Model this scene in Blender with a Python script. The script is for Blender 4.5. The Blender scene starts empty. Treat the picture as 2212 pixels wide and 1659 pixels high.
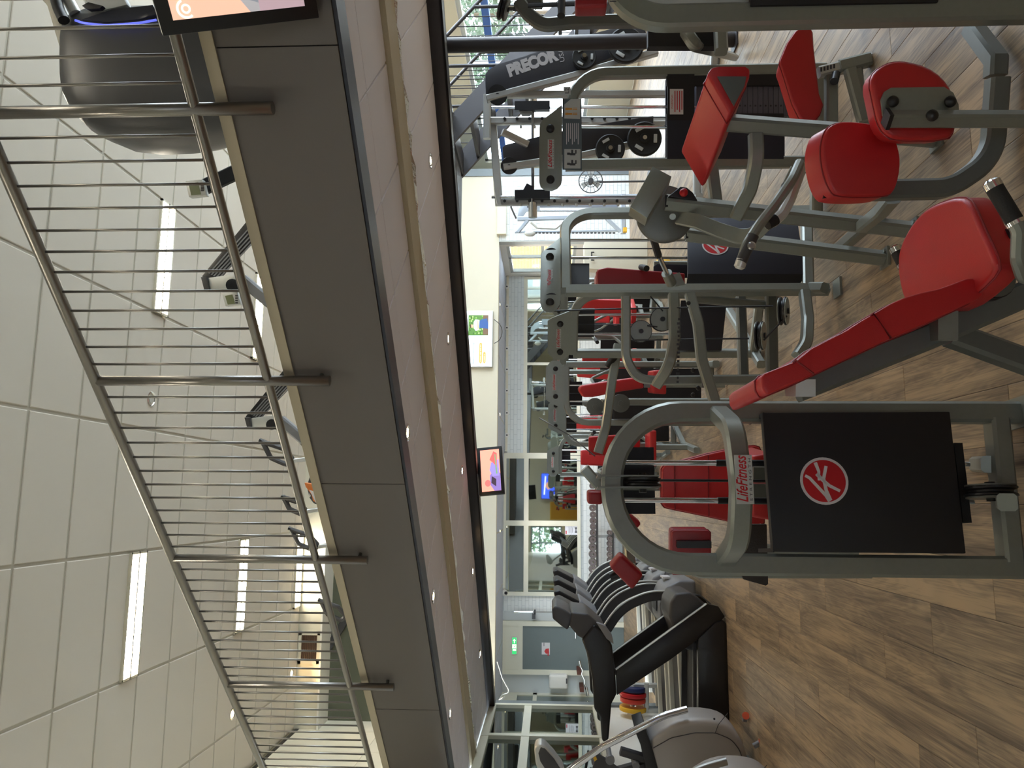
import bpy, bmesh, math, random
from mathutils import Vector, Matrix
random.seed(7)
V = Vector
# ------------------------------------------------------------------ camera, light, exposure
FPX, EYE = 1661.0, 1.55
YAW = math.atan2(252, FPX); PITCH = math.atan2(81*math.cos(YAW), FPX)
sy, cy = math.sin(YAW), math.cos(YAW)
F0 = V((sy, cy, 0)); RT = V((cy, -sy, 0)); UZ = V((0, 0, 1))
FW = F0*math.cos(PITCH) + UZ*math.sin(PITCH)
UP = -F0*math.sin(PITCH) + UZ*math.cos(PITCH)
CAM = V((0, 0, EYE))
sc = bpy.context.scene
COL = sc.collection
cd = bpy.data.cameras.new('camera'); cam = bpy.data.objects.new('camera', cd); COL.objects.link(cam)
cd.sensor_width = 36.0; cd.sensor_fit = 'HORIZONTAL'; cd.lens = FPX/2212*36.0; cd.clip_start = 0.05; cd.clip_end = 300
M = Matrix.Identity(4)                      # the phone was held upright on its side: world up runs to picture left
for i, c in enumerate((-UP, RT, -FW)):
    for j in range(3): M[j][i] = c[j]
M.translation = CAM
cam.matrix_world = M
sc.camera = cam
vs = sc.view_settings
vs.view_transform = 'Standard'; vs.look = 'None'; vs.gamma = 1.0; vs.use_curve_mapping = False
vs.exposure = 0.72
W = bpy.data.worlds.new('sky'); sc.world = W; W.use_nodes = True
bg = W.node_tree.nodes['Background']; bg.inputs[0].default_value = (0.74, 0.87, 1.0, 1); bg.inputs[1].default_value = 8.5
def area(name, loc, rot, sx, sy_, power, col, portal=False):
    l = bpy.data.lights.new(name, 'AREA'); l.shape = 'RECTANGLE'; l.size = sx; l.size_y = sy_; l.energy = power; l.color = col
    o = bpy.data.objects.new(name, l); COL.objects.link(o); o.location = loc; o.rotation_euler = rot
    if portal: l.cycles.is_portal = True
    return o
PI = math.pi
XR, XL, XLU, YB, YBULK, YFAR, ZC = 7.6, -2.6, -3.6, -7.0, 14.3, 16.7, 5.59
# portals in the real window openings (daylight guides, no light of their own)
area('window_portal', (XR-.02, 9.75, 1.9), (0, PI/2, 0), 2.2, 13.5, 0, (1, 1, 1), True)
area('window_portal', (XR-.02, 7.5, 4.25), (0, PI/2, 0), 2.0, 9.0, 0, (1, 1, 1), True)

# ------------------------------------------------------------------ photograph-to-room measuring helpers (give real 3-D positions)
def ray(x, y): return FW + RT*((829.5-y)/FPX) + UP*((1106-x)/FPX)
def P(x, y, d):                                   # at horizontal distance d ahead
    r = ray(x, y); return CAM + r*(d/r.dot(F0))
def FL(x, y, z=0.0):                              # on the level z
    r = ray(x, y); return CAM + r*((z-EYE)/r.z)
def PY(x, y, Y):
    r = ray(x, y); return CAM + r*(Y/r.y)
def PX(x, y, X):
    r = ray(x, y); return CAM + r*(X/r.x)
def PP(x, y, p0, n):
    r = ray(x, y); return CAM + r*((V(p0)-CAM).dot(n)/r.dot(n))

# ------------------------------------------------------------------ materials
def lin(c):
    return tuple(((v/255)/12.92 if v/255 <= .04045 else ((v/255+.055)/1.055)**2.4) for v in c)
MATS = {}
def mat(name, rgb, rough=.5, metal=0., emit=0., var=0., scale=20., bump=0., bscale=200., coat=0., spec=.5):
    if name in MATS: return MATS[name]
    m = bpy.data.materials.new(name); m.use_nodes = True; nt = m.node_tree; b = nt.nodes['Principled BSDF']
    col = lin(rgb)+(1,)
    b.inputs['Base Color'].default_value = col; b.inputs['Roughness'].default_value = rough; b.inputs['Metallic'].default_value = metal
    b.inputs['Coat Weight'].default_value = coat; b.inputs['Specular IOR Level'].default_value = spec
    if emit:
        b.inputs['Emission Color'].default_value = col; b.inputs['Emission Strength'].default_value = emit
    if var or bump:
        tc = nt.nodes.new('ShaderNodeTexCoord')
        if var:
            n = nt.nodes.new('ShaderNodeTexNoise'); n.inputs['Scale'].default_value = scale; n.inputs['Detail'].default_value = 4
            nt.links.new(tc.outputs['Object'], n.inputs['Vector'])
            mr = nt.nodes.new('ShaderNodeMapRange'); mr.inputs['To Min'].default_value = 1-var; mr.inputs['To Max'].default_value = 1+var
            nt.links.new(n.outputs['Fac'], mr.inputs['Value'])
            mx = nt.nodes.new('ShaderNodeVectorMath'); mx.operation = 'SCALE'; mx.inputs[0].default_value = col[:3]
            nt.links.new(mr.outputs['Result'], mx.inputs['Scale']); nt.links.new(mx.outputs[0], b.inputs['Base Color'])
        if bump:
            n2 = nt.nodes.new('ShaderNodeTexNoise'); n2.inputs['Scale'].default_value = bscale; n2.inputs['Detail'].default_value = 3
            nt.links.new(tc.outputs['Object'], n2.inputs['Vector'])
            bp = nt.nodes.new('ShaderNodeBump'); bp.inputs['Strength'].default_value = bump; bp.inputs['Distance'].default_value = .004
            nt.links.new(n2.outputs['Fac'], bp.inputs['Height']); nt.links.new(bp.outputs['Normal'], b.inputs['Normal'])
    MATS[name] = m; return m
STEEL = mat('silver grey machine paint', (136, 140, 133), .34, .45, var=.06, scale=60, bump=.04, bscale=500)
STEELD = mat('darker machine paint', (104, 107, 102), .4, .35, var=.06, scale=60)
LIGHTST = mat('pale aluminium', (200, 202, 198), .35, .4)
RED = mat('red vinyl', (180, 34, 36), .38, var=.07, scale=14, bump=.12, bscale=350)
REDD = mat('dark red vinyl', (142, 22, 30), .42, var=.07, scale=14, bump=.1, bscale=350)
PIPING = mat('red seam piping', (135, 20, 28), .5)
SHROUD = mat('black powder coated sheet', (20, 18, 21), .55, bump=.1, bscale=900)
NAVY = mat('dark navy sheet', (28, 30, 44), .55)
BLACK = mat('black plastic', (22, 22, 24), .4)
RUBBER = mat('black rubber', (28, 27, 27), .7, bump=.2, bscale=300)
DGREY = mat('dark grey plastic', (62, 61, 62), .45, bump=.08, bscale=600)
MGREY = mat('mid grey plastic', (120, 121, 124), .45)
CHROME = mat('chrome', (225, 226, 228), .12, 1.)
BRUSHED = mat('brushed steel rail', (150, 147, 142), .33, .9)
WHITE = mat('white paint', (232, 230, 222), .55, var=.02, scale=6)
CREAM = mat('cream wall paint', (226, 220, 200), .6, var=.03, scale=4)
WHITEBRICK = mat('white painted brick', (226, 230, 228), .6, var=.05, scale=9, bump=.3, bscale=90)
TILE = mat('white mineral ceiling tile', (216, 209, 198), .85, var=.02, scale=300, bump=.15, bscale=500)
GRID = mat('ceiling grid metal', (196, 191, 178), .5)
SOFFIT = mat('balcony soffit tile', (238, 234, 238), .8, var=.02, scale=300, bump=.1, bscale=500)
SOFGRID = mat('soffit grid metal', (225, 224, 226), .4, .2)
FASCIA = mat('grey brown fascia panel', (112, 107, 103), .6, var=.05, scale=400, bump=.1, bscale=700)
DSTEEL = mat('dark blue grey steel', (66, 70, 82), .35, .5, var=.12, scale=30)
BEAM = mat('dark brown grey beam', (58, 54, 54), .4, .3)
STAIRM = mat('dark stair steel', (70, 68, 70), .4, .35)
BEIGE = mat('beige fibre board', (196, 182, 150), .7, var=.05, scale=120)
FOIL = mat('crumpled foil', (215, 210, 200), .2, .9, bump=1.0, bscale=40)
ALU = mat('champagne aluminium trim', (186, 176, 156), .4, .5)
MIRROR = mat('mirror glass', (205, 215, 208), .02, 1.)
MIRRORD = mat('tinted mirror glass', (140, 150, 145), .02, 1.)
DOORG = mat('grey green door', (104, 116, 116), .5, var=.03, scale=10)
FRAMEW = mat('cream timber frame', (224, 222, 204), .5)
PART = mat('grey partition steel', (116, 124, 128), .45, .2)
OLIVE = mat('dark olive wall', (92, 96, 80), .7, var=.05, scale=5)
PALEBLUE = mat('pale ceiling lath', (196, 204, 222), .6)
SILVER = mat('silver body plastic', (168, 163, 158), .4, .25, bump=.1, bscale=700)
LAMPW = mat('lit fluorescent tube', (255, 246, 228), .5, emit=14.)
LOUV = mat('polished louvre', (235, 230, 214), .25, .6)
LAMPH = mat('lit halogen bulb', (255, 214, 150), .5, emit=60.)
LOGOW = mat('white sticker', (216, 214, 216), .5)
LOGOR = mat('red sticker', (190, 16, 28), .45)
STICK = mat('pale grey sticker', (188, 192, 190), .5)
STICKD = mat('slate sticker', (86, 98, 104), .5)
INK = mat('dark ink', (60, 60, 66), .6)
PILL = mat('sticker orange', (214, 150, 60), .6)
YELLOW = mat('yellow', (228, 176, 40), .5)
ORANGE = mat('orange plastic', (214, 120, 50), .5)
BLUEF = mat('blue window frame', (62, 108, 190), .5)
BRICKOUT = mat('sand brick outside', (120, 96, 58), .8, var=.1, scale=8)
LEAF = mat('leaf green', (40, 66, 24), .6, var=.3, scale=3)
GROUND = mat('outdoor paving', (214, 210, 198), .9)
SEALED = mat('grey concrete', (150, 150, 148), .8)
def glass_mat():
    m = bpy.data.materials.new('clear window glass'); m.use_nodes = True; nt = m.node_tree
    for n in list(nt.nodes): nt.nodes.remove(n)
    out = nt.nodes.new('ShaderNodeOutputMaterial'); t = nt.nodes.new('ShaderNodeBsdfTransparent'); g = nt.nodes.new('ShaderNodeBsdfGlossy')
    g.inputs['Roughness'].default_value = .02; mx = nt.nodes.new('ShaderNodeMixShader'); mx.inputs[0].default_value = .06
    nt.links.new(t.outputs[0], mx.inputs[1]); nt.links.new(g.outputs[0], mx.inputs[2]); nt.links.new(mx.outputs[0], out.inputs[0]); return m
GLASS = glass_mat()
def wood_mat():
    m = bpy.data.materials.new('grey brown wood plank'); m.use_nodes = True; nt = m.node_tree; L = nt.links; b = nt.nodes['Principled BSDF']
    tc = nt.nodes.new('ShaderNodeTexCoord'); oi = nt.nodes.new('ShaderNodeObjectInfo'); geo = nt.nodes.new('ShaderNodeNewGeometry')
    r = nt.nodes.new('ShaderNodeVectorMath'); r.operation = 'SCALE'; r.inputs[0].default_value = (37., 91., 13.)
    L.new(oi.outputs['Random'], r.inputs['Scale'])
    ad = nt.nodes.new('ShaderNodeVectorMath'); L.new(geo.outputs['Position'], ad.inputs[0]); L.new(r.outputs[0], ad.inputs[1])
    def noise(sx, sy_, det, dist, src=ad):
        mp = nt.nodes.new('ShaderNodeMapping'); mp.inputs['Scale'].default_value = (sx, sy_, 1); L.new(src.outputs[0], mp.inputs['Vector'])
        n = nt.nodes.new('ShaderNodeTexNoise'); n.inputs['Scale'].default_value = 1; n.inputs['Detail'].default_value = det
        n.inputs['Distortion'].default_value = dist; n.inputs['Roughness'].default_value = .6; L.new(mp.outputs[0], n.inputs['Vector']); return n
    a = noise(10, 1.0, 5, .9); c = noise(170, 3.2, 3, .4); w = noise(6, .8, 2, 1.6)
    wv = nt.nodes.new('ShaderNodeMath'); wv.operation = 'MULTIPLY'; wv.inputs[1].default_value = 60; L.new(w.outputs['Fac'], wv.inputs[0])
    sn = nt.nodes.new('ShaderNodeMath'); sn.operation = 'SINE'; L.new(wv.outputs[0], sn.inputs[0])
    s1 = nt.nodes.new('ShaderNodeMath'); s1.operation = 'MULTIPLY_ADD'; s1.inputs[1].default_value = .62; L.new(c.outputs['Fac'], s1.inputs[0]); L.new(a.outputs['Fac'], s1.inputs[2])
    s2 = nt.nodes.new('ShaderNodeMath'); s2.operation = 'MULTIPLY_ADD'; s2.inputs[1].default_value = .045; L.new(sn.outputs[0], s2.inputs[0]); L.new(s1.outputs[0], s2.inputs[2])
    s3 = nt.nodes.new('ShaderNodeMath'); s3.operation = 'MULTIPLY_ADD'; s3.inputs[1].default_value = .1; L.new(oi.outputs['Random'], s3.inputs[0]); L.new(s2.outputs[0], s3.inputs[2])
    cr = nt.nodes.new('ShaderNodeValToRGB'); e = cr.color_ramp.elements
    e[0].position = .56; e[0].color = lin((86, 71, 57))+(1,); e[1].position = 1.08; e[1].color = lin((166, 141, 110))+(1,)
    k = e.new(.72); k.color = lin((114, 97, 79))+(1,); k = e.new(.88); k.color = lin((143, 123, 98))+(1,)
    L.new(s3.outputs[0], cr.inputs[0]); L.new(cr.outputs[0], b.inputs['Base Color'])
    b.inputs['Roughness'].default_value = .42
    bp = nt.nodes.new('ShaderNodeBump'); bp.inputs['Strength'].default_value = .25; bp.inputs['Distance'].default_value = .002
    L.new(s1.outputs[0], bp.inputs['Height']); L.new(bp.outputs[0], b.inputs['Normal'])
    return m
WOOD = wood_mat()

# ------------------------------------------------------------------ mesh helpers
def fillet(pts, rad, seg=6):
    if rad <= 0 or len(pts) < 3: return [V(p) for p in pts]
    out = [V(pts[0])]
    for i in range(1, len(pts)-1):
        a, b, c = V(pts[i-1]), V(pts[i]), V(pts[i+1]); u = a-b; w = c-b
        lu, lw = u.length, w.length; u.normalize(); w.normalize()
        ang = u.angle(w)
        if ang > 3.05: out.append(b); continue
        t = min(rad/math.tan(ang/2), lu*.48, lw*.48); r = t*math.tan(ang/2)
        bis = (u+w).normalized(); ctr = b+bis*(r/math.sin(ang/2)); p0 = b+u*t-ctr; p1 = b+w*t-ctr
        ax = p0.cross(p1)
        if ax.length < 1e-9: out.append(b); continue
        ax.normalize(); tot = p0.angle(p1)
        for k in range(seg+1): out.append(ctr + Matrix.Rotation(tot*k/seg, 3, ax) @ p0)
    out.append(V(pts[-1])); return out
def rectprof(w, h, c=None):
    c = min(w, h)*.16 if c is None else c; w /= 2; h /= 2
    return [(-w+c, -h), (w-c, -h), (w, -h+c), (w, h-c), (w-c, h), (-w+c, h), (-w, h-c), (-w, -h+c)]
def circprof(r, n=12): return [(r*math.cos(2*PI*k/n), r*math.sin(2*PI*k/n)) for k in range(n)]
class MB:
    def __init__(s): s.v = []; s.f = []
    def add(s, vs_, fs):
        b = len(s.v); s.v += [V(p) for p in vs_]; s.f += [tuple(b+i for i in f) for f in fs]; return s
    def box(s, c, sz, R=None, ax=None):
        hx, hy, hz = sz[0]/2, sz[1]/2, sz[2]/2; vs_ = []
        for z in (-hz, hz):
            for y in (-hy, hy):
                for x in (-hx, hx):
                    p = V((x, y, z))
                    if ax: p = ax[0]*x + ax[1]*y + ax[2]*z
                    elif R is not None: p = R @ p
                    vs_.append(V(c)+p)
        return s.add(vs_, [(0, 2, 3, 1), (4, 5, 7, 6), (0, 1, 5, 4), (2, 6, 7, 3), (0, 4, 6, 2), (1, 3, 7, 5)])
    def aabb(s, a, b):
        return s.box([(a[i]+b[i])/2 for i in range(3)], [abs(b[i]-a[i]) for i in range(3)])
    def sweep(s, pts, prof, n=None, closed=False, cap=True):
        n = V(n) if n is not None else F0
        k = len(pts); m = len(prof); rings = []
        for i in range(k):
            if closed: t0 = (pts[i]-pts[i-1]).normalized(); t1 = (pts[(i+1) % k]-pts[i]).normalized()
            else:
                t0 = (pts[i]-pts[i-1]).normalized() if i else (pts[1]-pts[0]).normalized()
                t1 = (pts[i+1]-pts[i]).normalized() if i < k-1 else t0
            t = (t0+t1); t = t.normalized() if t.length > 1e-6 else t0
            a = n-t*n.dot(t)
            if a.length < 1e-4: a = UZ.cross(t) if abs(t.z) < .9 else V((1, 0, 0))-t*t.x
            a.normalize(); b = t.cross(a)
            ch = max(.35, math.sqrt(max(0, (1+t0.dot(t1))/2)))
            rings.append([pts[i]+b*(q[0]/ch)+a*q[1] for q in prof])
        vs_ = [p for r in rings for p in r]; fs = []
        for i in range(k if closed else k-1):
            for j in range(m):
                A = i*m+j; B = i*m+(j+1) % m; i2 = (i+1) % k; fs.append((A, B, i2*m+(j+1) % m, i2*m+j))
        if cap and not closed: fs.append(tuple(range(m-1, -1, -1))); fs.append(tuple((k-1)*m+j for j in range(m)))
        return s.add(vs_, fs)
    def bar(s, pts, w=.055, h=None, n=None, rad=0., seg=6, closed=False):
        return s.sweep(fillet([V(p) for p in pts], rad, seg), rectprof(w, h or w), n, closed)
    def pipe(s, pts, r=.012, rad=0., seg=5, nn=10, n=None, closed=False):
        return s.sweep(fillet([V(p) for p in pts], rad, seg), circprof(r, nn), n, closed)
    def cyl(s, p0, p1, r, nn=16, r1=None):
        p0, p1 = V(p0), V(p1); t = (p1-p0).normalized(); a = t.orthogonal().normalized(); b = t.cross(a); r1 = r if r1 is None else r1
        vs_ = [p0+(a*math.cos(2*PI*k/nn)+b*math.sin(2*PI*k/nn))*r for k in range(nn)] + [p1+(a*math.cos(2*PI*k/nn)+b*math.sin(2*PI*k/nn))*r1 for k in range(nn)]
        fs = [(k, (k+1) % nn, nn+(k+1) % nn, nn+k) for k in range(nn)] + [tuple(range(nn-1, -1, -1)), tuple(range(nn, 2*nn))]
        return s.add(vs_, fs)
    def lathe(s, c, axis, prof, nn=20):           # prof: (distance along axis, radius)
        c = V(c); t = V(axis).normalized(); a = t.orthogonal().normalized(); b = t.cross(a); vs_ = []; fs = []
        for (h, r) in prof:
            vs_ += [c+t*h+(a*math.cos(2*PI*k/nn)+b*math.sin(2*PI*k/nn))*max(r, 1e-4) for k in range(nn)]
        for i in range(len(prof)-1):
            for k in range(nn): fs.append((i*nn+k, i*nn+(k+1) % nn, (i+1)*nn+(k+1) % nn, (i+1)*nn+k))
        fs.append(tuple(range(nn-1, -1, -1))); fs.append(tuple((len(prof)-1)*nn+k for k in range(nn)))
        return s.add(vs_, fs)
    def ball(s, c, r, nn=12, sc_=(1, 1, 1)):
        c = V(c); vs_ = []; fs = []; h = nn//2
        for i in range(h+1):
            th = PI*i/h
            for k in range(nn):
                ph = 2*PI*k/nn; vs_.append(c+V((r*sc_[0]*math.sin(th)*math.cos(ph), r*sc_[1]*math.sin(th)*math.sin(ph), r*sc_[2]*math.cos(th))))
        for i in range(h):
            for k in range(nn): fs.append((i*nn+k, (i+1)*nn+k, (i+1)*nn+(k+1) % nn, i*nn+(k+1) % nn))
        return s.add(vs_, fs)
    def prism(s, outline, vec):
        o = [V(p) for p in outline]; k = len(o); vec = V(vec); vs_ = o+[p+vec for p in o]
        return s.add(vs_, [tuple(range(k-1, -1, -1)), tuple(range(k, 2*k))] + [(i, (i+1) % k, k+(i+1) % k, k+i) for i in range(k)])
    def torus(s, c, axis, R, r, nn=24, mm=8):
        c = V(c); t = V(axis).normalized(); a = t.orthogonal().normalized(); b = t.cross(a)
        return s.sweep([c+(a*math.cos(2*PI*k/nn)+b*math.sin(2*PI*k/nn))*R for k in range(nn)], circprof(r, mm), t, closed=True)
def wloc(o):
    l = V(o.location)
    return l + (wloc(o.parent) if o.parent else V())
def link(name, me, m, parent=None, label=None, origin=None, smooth=35):
    """link mesh given in room coordinates; top-level objects get their base as origin"""
    o = bpy.data.objects.new(name, me)
    me.materials.append(m)
    COL.objects.link(o)
    if parent is not None:
        o.parent = parent; off = wloc(parent)
    else:
        off = V(origin) if origin is not None else V()
        o.location = off
    if off.length > 0: me.transform(Matrix.Translation(-off))
    if smooth:
        for p in me.polygons: p.use_smooth = True
        me.set_sharp_from_angle(angle=math.radians(smooth))
    if label: o['label'] = label
    return o
def build(mb, name, m, parent=None, label=None, origin=None, smooth=35, bevel=0., bseg=2):
    me = bpy.data.meshes.new(name); me.from_pydata([tuple(p) for p in mb.v], [], mb.f)
    bm = bmesh.new(); bm.from_mesh(me); bmesh.ops.recalc_face_normals(bm, faces=bm.faces)
    if bevel:
        es = [e for e in bm.edges if len(e.link_faces) == 2 and e.calc_face_angle(0) > .45]
        bmesh.ops.bevel(bm, geom=es, offset=bevel, segments=bseg, profile=.6, affect='EDGES', clamp_overlap=True)
    bm.to_mesh(me); bm.free(); me.update()
    return link(name, me, m, parent, label, origin, smooth)
def thing(name, label, cat, loc=(0, 0, 0), group=None):
    o = bpy.data.objects.new(name, None); COL.objects.link(o); o.location = loc; o.empty_display_size = .1
    o['label'] = label; o['category'] = cat
    if group: o['group'] = group
    return o
def tag(o, label, cat, group=None, kind=None):
    if label: o['label'] = label
    if cat: o['category'] = cat
    if group: o['group'] = group
    if kind: o['kind'] = kind
    return o
def struct(mb, name, m, **k):
    o = build(mb, name, m, **k)
    if o.parent is None: o['kind'] = 'structure'
    return o
def copy_tree(o, parent=None):
    c = o.copy(); COL.objects.link(c); c.parent = parent
    for ch in [x for x in bpy.data.objects if x.parent == o]: copy_tree(ch, c)
    return c
def rounded(pts, n=1):
    for _ in range(n):
        out = []
        for i in range(len(pts)):
            a, b = pts[i], pts[(i+1) % len(pts)]
            out += [tuple(a[j]*.75+b[j]*.25 for j in range(len(a))), tuple(a[j]*.25+b[j]*.75 for j in range(len(a)))]
        pts = out
    return pts
def pad(outline, vec, name, m, parent, bevel=.02, label=None, seam=True):
    """upholstered pad: outline extruded by vec, edges rolled, piping sub-part"""
    o = build(MB().prism(outline, vec), name, m, parent, label, bevel=bevel, bseg=3, smooth=50)
    if seam:
        n = V(vec).normalized(); c = sum((V(p) for p in outline), V())/len(outline)
        pts = [c+(V(p)-c)*1.004+V(vec)*.16 for p in outline]
        build(MB().sweep(pts, circprof(.0028, 6), n, closed=True), 'piping', PIPING, o)
    return o
_font = None
def text(body, p, ex, ey, size, m, parent, name='lettering', shear=0., depth=.0006, label=None, width=None, bold=0.):
    cu = bpy.data.curves.new('t', 'FONT'); cu.body = body; cu.size = size; cu.shear = shear; cu.extrude = depth; cu.align_x = 'CENTER'; cu.align_y = 'CENTER'
    cu.resolution_u = 3; cu.offset = bold
    t = bpy.data.objects.new('t', cu); COL.objects.link(t)
    dg = bpy.context.evaluated_depsgraph_get(); me = bpy.data.meshes.new_from_object(t.evaluated_get(dg)); me.name = name
    bpy.data.objects.remove(t); bpy.data.curves.remove(cu)
    ex = V(ex).normalized(); ey = (V(ey)-ex*V(ey).dot(ex)).normalized(); n = ex.cross(ey); s = 1.
    if width:
        xs = [v.co.x for v in me.vertices]; s = width/max(1e-6, max(xs)-min(xs))
    for v in me.vertices: v.co = V(p)+ex*v.co.x*s+ey*v.co.y+n*v.co.z
    me.materials.clear()
    return link(name, me, m, parent, label, smooth=0)
def quad(p, ex, ey, w, h, t=.001):
    ex = V(ex).normalized(); ey = V(ey).normalized(); p = V(p)
    return MB().prism([p-ex*w/2-ey*h/2, p+ex*w/2-ey*h/2, p+ex*w/2+ey*h/2, p-ex*w/2+ey*h/2], ex.cross(ey)*t)
def poly(pts, p, ex, ey, t=.001):
    ex = V(ex).normalized(); ey = V(ey).normalized(); return MB().prism([V(p)+ex*a+ey*b for a, b in pts], ex.cross(ey)*t)
BK = -F0                                        # towards the viewer

# ================================================================== THE SETTING
# ---- floor with single planks
fl = struct(MB().aabb((-4, YB, -.12), (XR, 17.4, -.007)), 'floor', mat('dark sub floor', (60, 48, 38), .8), smooth=0)
pl = []
PW, PLN = .2, 1.22
i = 0
x = -4.0
while x < XR-.01:
    y = YB - (i*.47 % 1.22); i += 1
    while y < YFAR:
        y0, y1 = max(y, YB), min(y+PLN, YFAR); x1 = min(x+PW, XR)
        c = V(((x+x1)/2, (y0+y1)/2, 0)); rel = c-CAM; d = rel.dot(F0); la = rel.dot(RT)
        vis = d > 1.2 and abs(la) < d*.53+.35 and (EYE*FPX/d) < 1130+350 and not (c.x < XL and c.y < 10.3)
        if y1-y0 > .05: pl.append((d if vis else 1e3+abs(d), x, x1, y0, y1))
        y += PLN
    x += PW
pl.sort(key=lambda t: t[0])
def plank_mb(mb, x0, x1, y0, y1, ox=0, oy=0):
    g, c, t = .0007, .0022, .0065
    lo = [(x0+g, y0+g), (x1-g, y0+g), (x1-g, y1-g), (x0+g, y1-g)]; hi = [(x0+g+c, y0+g+c), (x1-g-c, y0+g+c), (x1-g-c, y1-g-c), (x0+g+c, y1-g-c)]
    mb.add([(a-ox, b-oy, -t) for a, b in lo]+[(a-ox, b-oy, -c*.5) for a, b in lo]+[(a-ox, b-oy, 0) for a, b in hi],
           [(3, 2, 1, 0)]+[(q, (q+1) % 4, 4+(q+1) % 4, 4+q) for q in range(4)]+[(4+q, 4+(q+1) % 4, 8+(q+1) % 4, 8+q) for q in range(4)]+[(8, 9, 10, 11)])
shared = {}
rest = MB()
for k, (d, x0, x1, y0, y1) in enumerate(pl):
    if k < 296:
        key = (round(x1-x0, 4), round(y1-y0, 4))
        if key not in shared:
            mb = MB(); plank_mb(mb, 0, x1-x0, 0, y1-y0)
            me = bpy.data.meshes.new('plank'); me.from_pydata([tuple(p) for p in mb.v], [], mb.f); me.materials.append(WOOD); shared[key] = me
        o = bpy.data.objects.new('plank', shared[key]); COL.objects.link(o); o.parent = fl; o.location = (x0, y0, 0)
    else: plank_mb(rest, x0, x1, y0, y1)
build(rest, 'far_planks', WOOD, fl, smooth=0)['kind'] = 'stuff'

# ---- upper ceiling
ceil = struct(MB().aabb((XLU-.1, YB, ZC+.006), (XR+.1, 17.5, ZC+.12)), 'ceiling', GRID, smooth=0)
tme = {}
def tile(parent, me_key, sx, sy_, t, m, loc, ang=0.):
    if me_key not in tme:
        mb = MB(); c = .006; g = .014
        a = [(g, g), (sx-g, g), (sx-g, sy_-g), (g, sy_-g)]; b = [(g+c, g+c), (sx-g-c, g+c), (sx-g-c, sy_-g-c), (g+c, sy_-g-c)]
        mb.add([(p[0], p[1], t) for p in a]+[(p[0], p[1], .004) for p in a]+[(p[0], p[1], 0) for p in b],
               [(0, 1, 2, 3)]+[(q, 4+q, 4+(q+1) % 4, (q+1) % 4) for q in range(4)]+[(4+q, 8+q, 8+(q+1) % 4, 4+(q+1) % 4) for q in range(4)]+[(11, 10, 9, 8)])
        me = bpy.data.meshes.new('ceiling_tile'); me.from_pydata([tuple(p) for p in mb.v], [], mb.f); me.materials.append(m); tme[me_key] = me
    o = bpy.data.objects.new('ceiling_tile', tme[me_key]); COL.objects.link(o); o.parent = parent; o.location = loc; o.rotation_euler = (0, 0, ang); return o
YSOF = 12.68
for ix in range(-2, 7):
    for iy in range(-2, 11):
        x0 = -1.72+1.2*ix; y0 = 5.75+.65*iy
        sx = min(1.2, XR-x0); sy_ = min(.65, YSOF-y0); xx = max(x0, XLU)
        if sx < .1 or sy_ < .1 or x0+sx < XLU+.1: continue
        sx -= xx-x0
        tile(ceil, ('u', round(sx, 3), round(sy_, 3)), sx, sy_, .01, TILE, (xx, y0, ZC-.004))
# ---- walls
struct(MB().aabb((XL-.12, YB, 0), (XL, 7.6, 2.33)), 'wall_left', WHITE, smooth=0)
lw = struct(MB().aabb((XL-.12, 7.6, 0), (XL, 10.36, .93)), 'trim_1', WHITE, smooth=0)
fr = MB()
for y0, y1 in ((7.6, 7.72), (8.98, 9.07), (10.28, 10.36)): fr.aabb((XL-.06, y0, .93), (XL+.03, y1, 2.31))
for z0, z1 in ((.93, 1.0), (1.77, 1.86), (2.22, 2.31)): fr.aabb((XL-.055, 7.6, z0), (XL+.025, 10.36, z1))
wn = struct(fr, 'window_1', FRAMEW, smooth=0)
for y0, y1 in ((7.72, 8.98), (9.07, 10.28)):
    for z0, z1 in ((1.0, 1.77), (1.86, 2.22)): build(MB().aabb((XL-.02, y0, z0), (XL-.012, y1, z1)), 'pane', MIRRORD, wn, smooth=0)
build(MB().aabb((XL-.1, 7.6, .93), (XL-.06, 10.36, 2.31)), 'backing', DGREY, wn, smooth=0)
struct(MB().aabb((XL-.14, 10.36, 0), (XL+.03, 10.5, 2.52)), 'trim_2', PART, smooth=0)
# partition beyond with small panes
pt = MB(); pt.aabb((-3.97, 10.5, 0), (-3.93, YFAR, .5)); pt.aabb((-3.97, 10.5, 2.2), (-3.93, YFAR, 3.3))
for y0, y1 in ((10.5, 10.7), (12.0, 12.1), (13.6, 13.7), (15.2, 15.3), (YFAR-.15, YFAR)): pt.aabb((-3.97, y0, .5), (-3.93, y1, 2.2))
pt.aabb((-3.97, 10.5, 1.8), (-3.93, YFAR, 1.88))
wn2 = struct(pt, 'window_2', FRAMEW, smooth=0)
build(MB().aabb((-3.96, 10.5, .5), (-3.95, YFAR, 2.2)), 'pane', MIRRORD, wn2, smooth=0)
build(MB().aabb((-4.0, 10.5, 0), (-3.975, YFAR, 3.3)), 'backing', DGREY, wn2, smooth=0)
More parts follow.
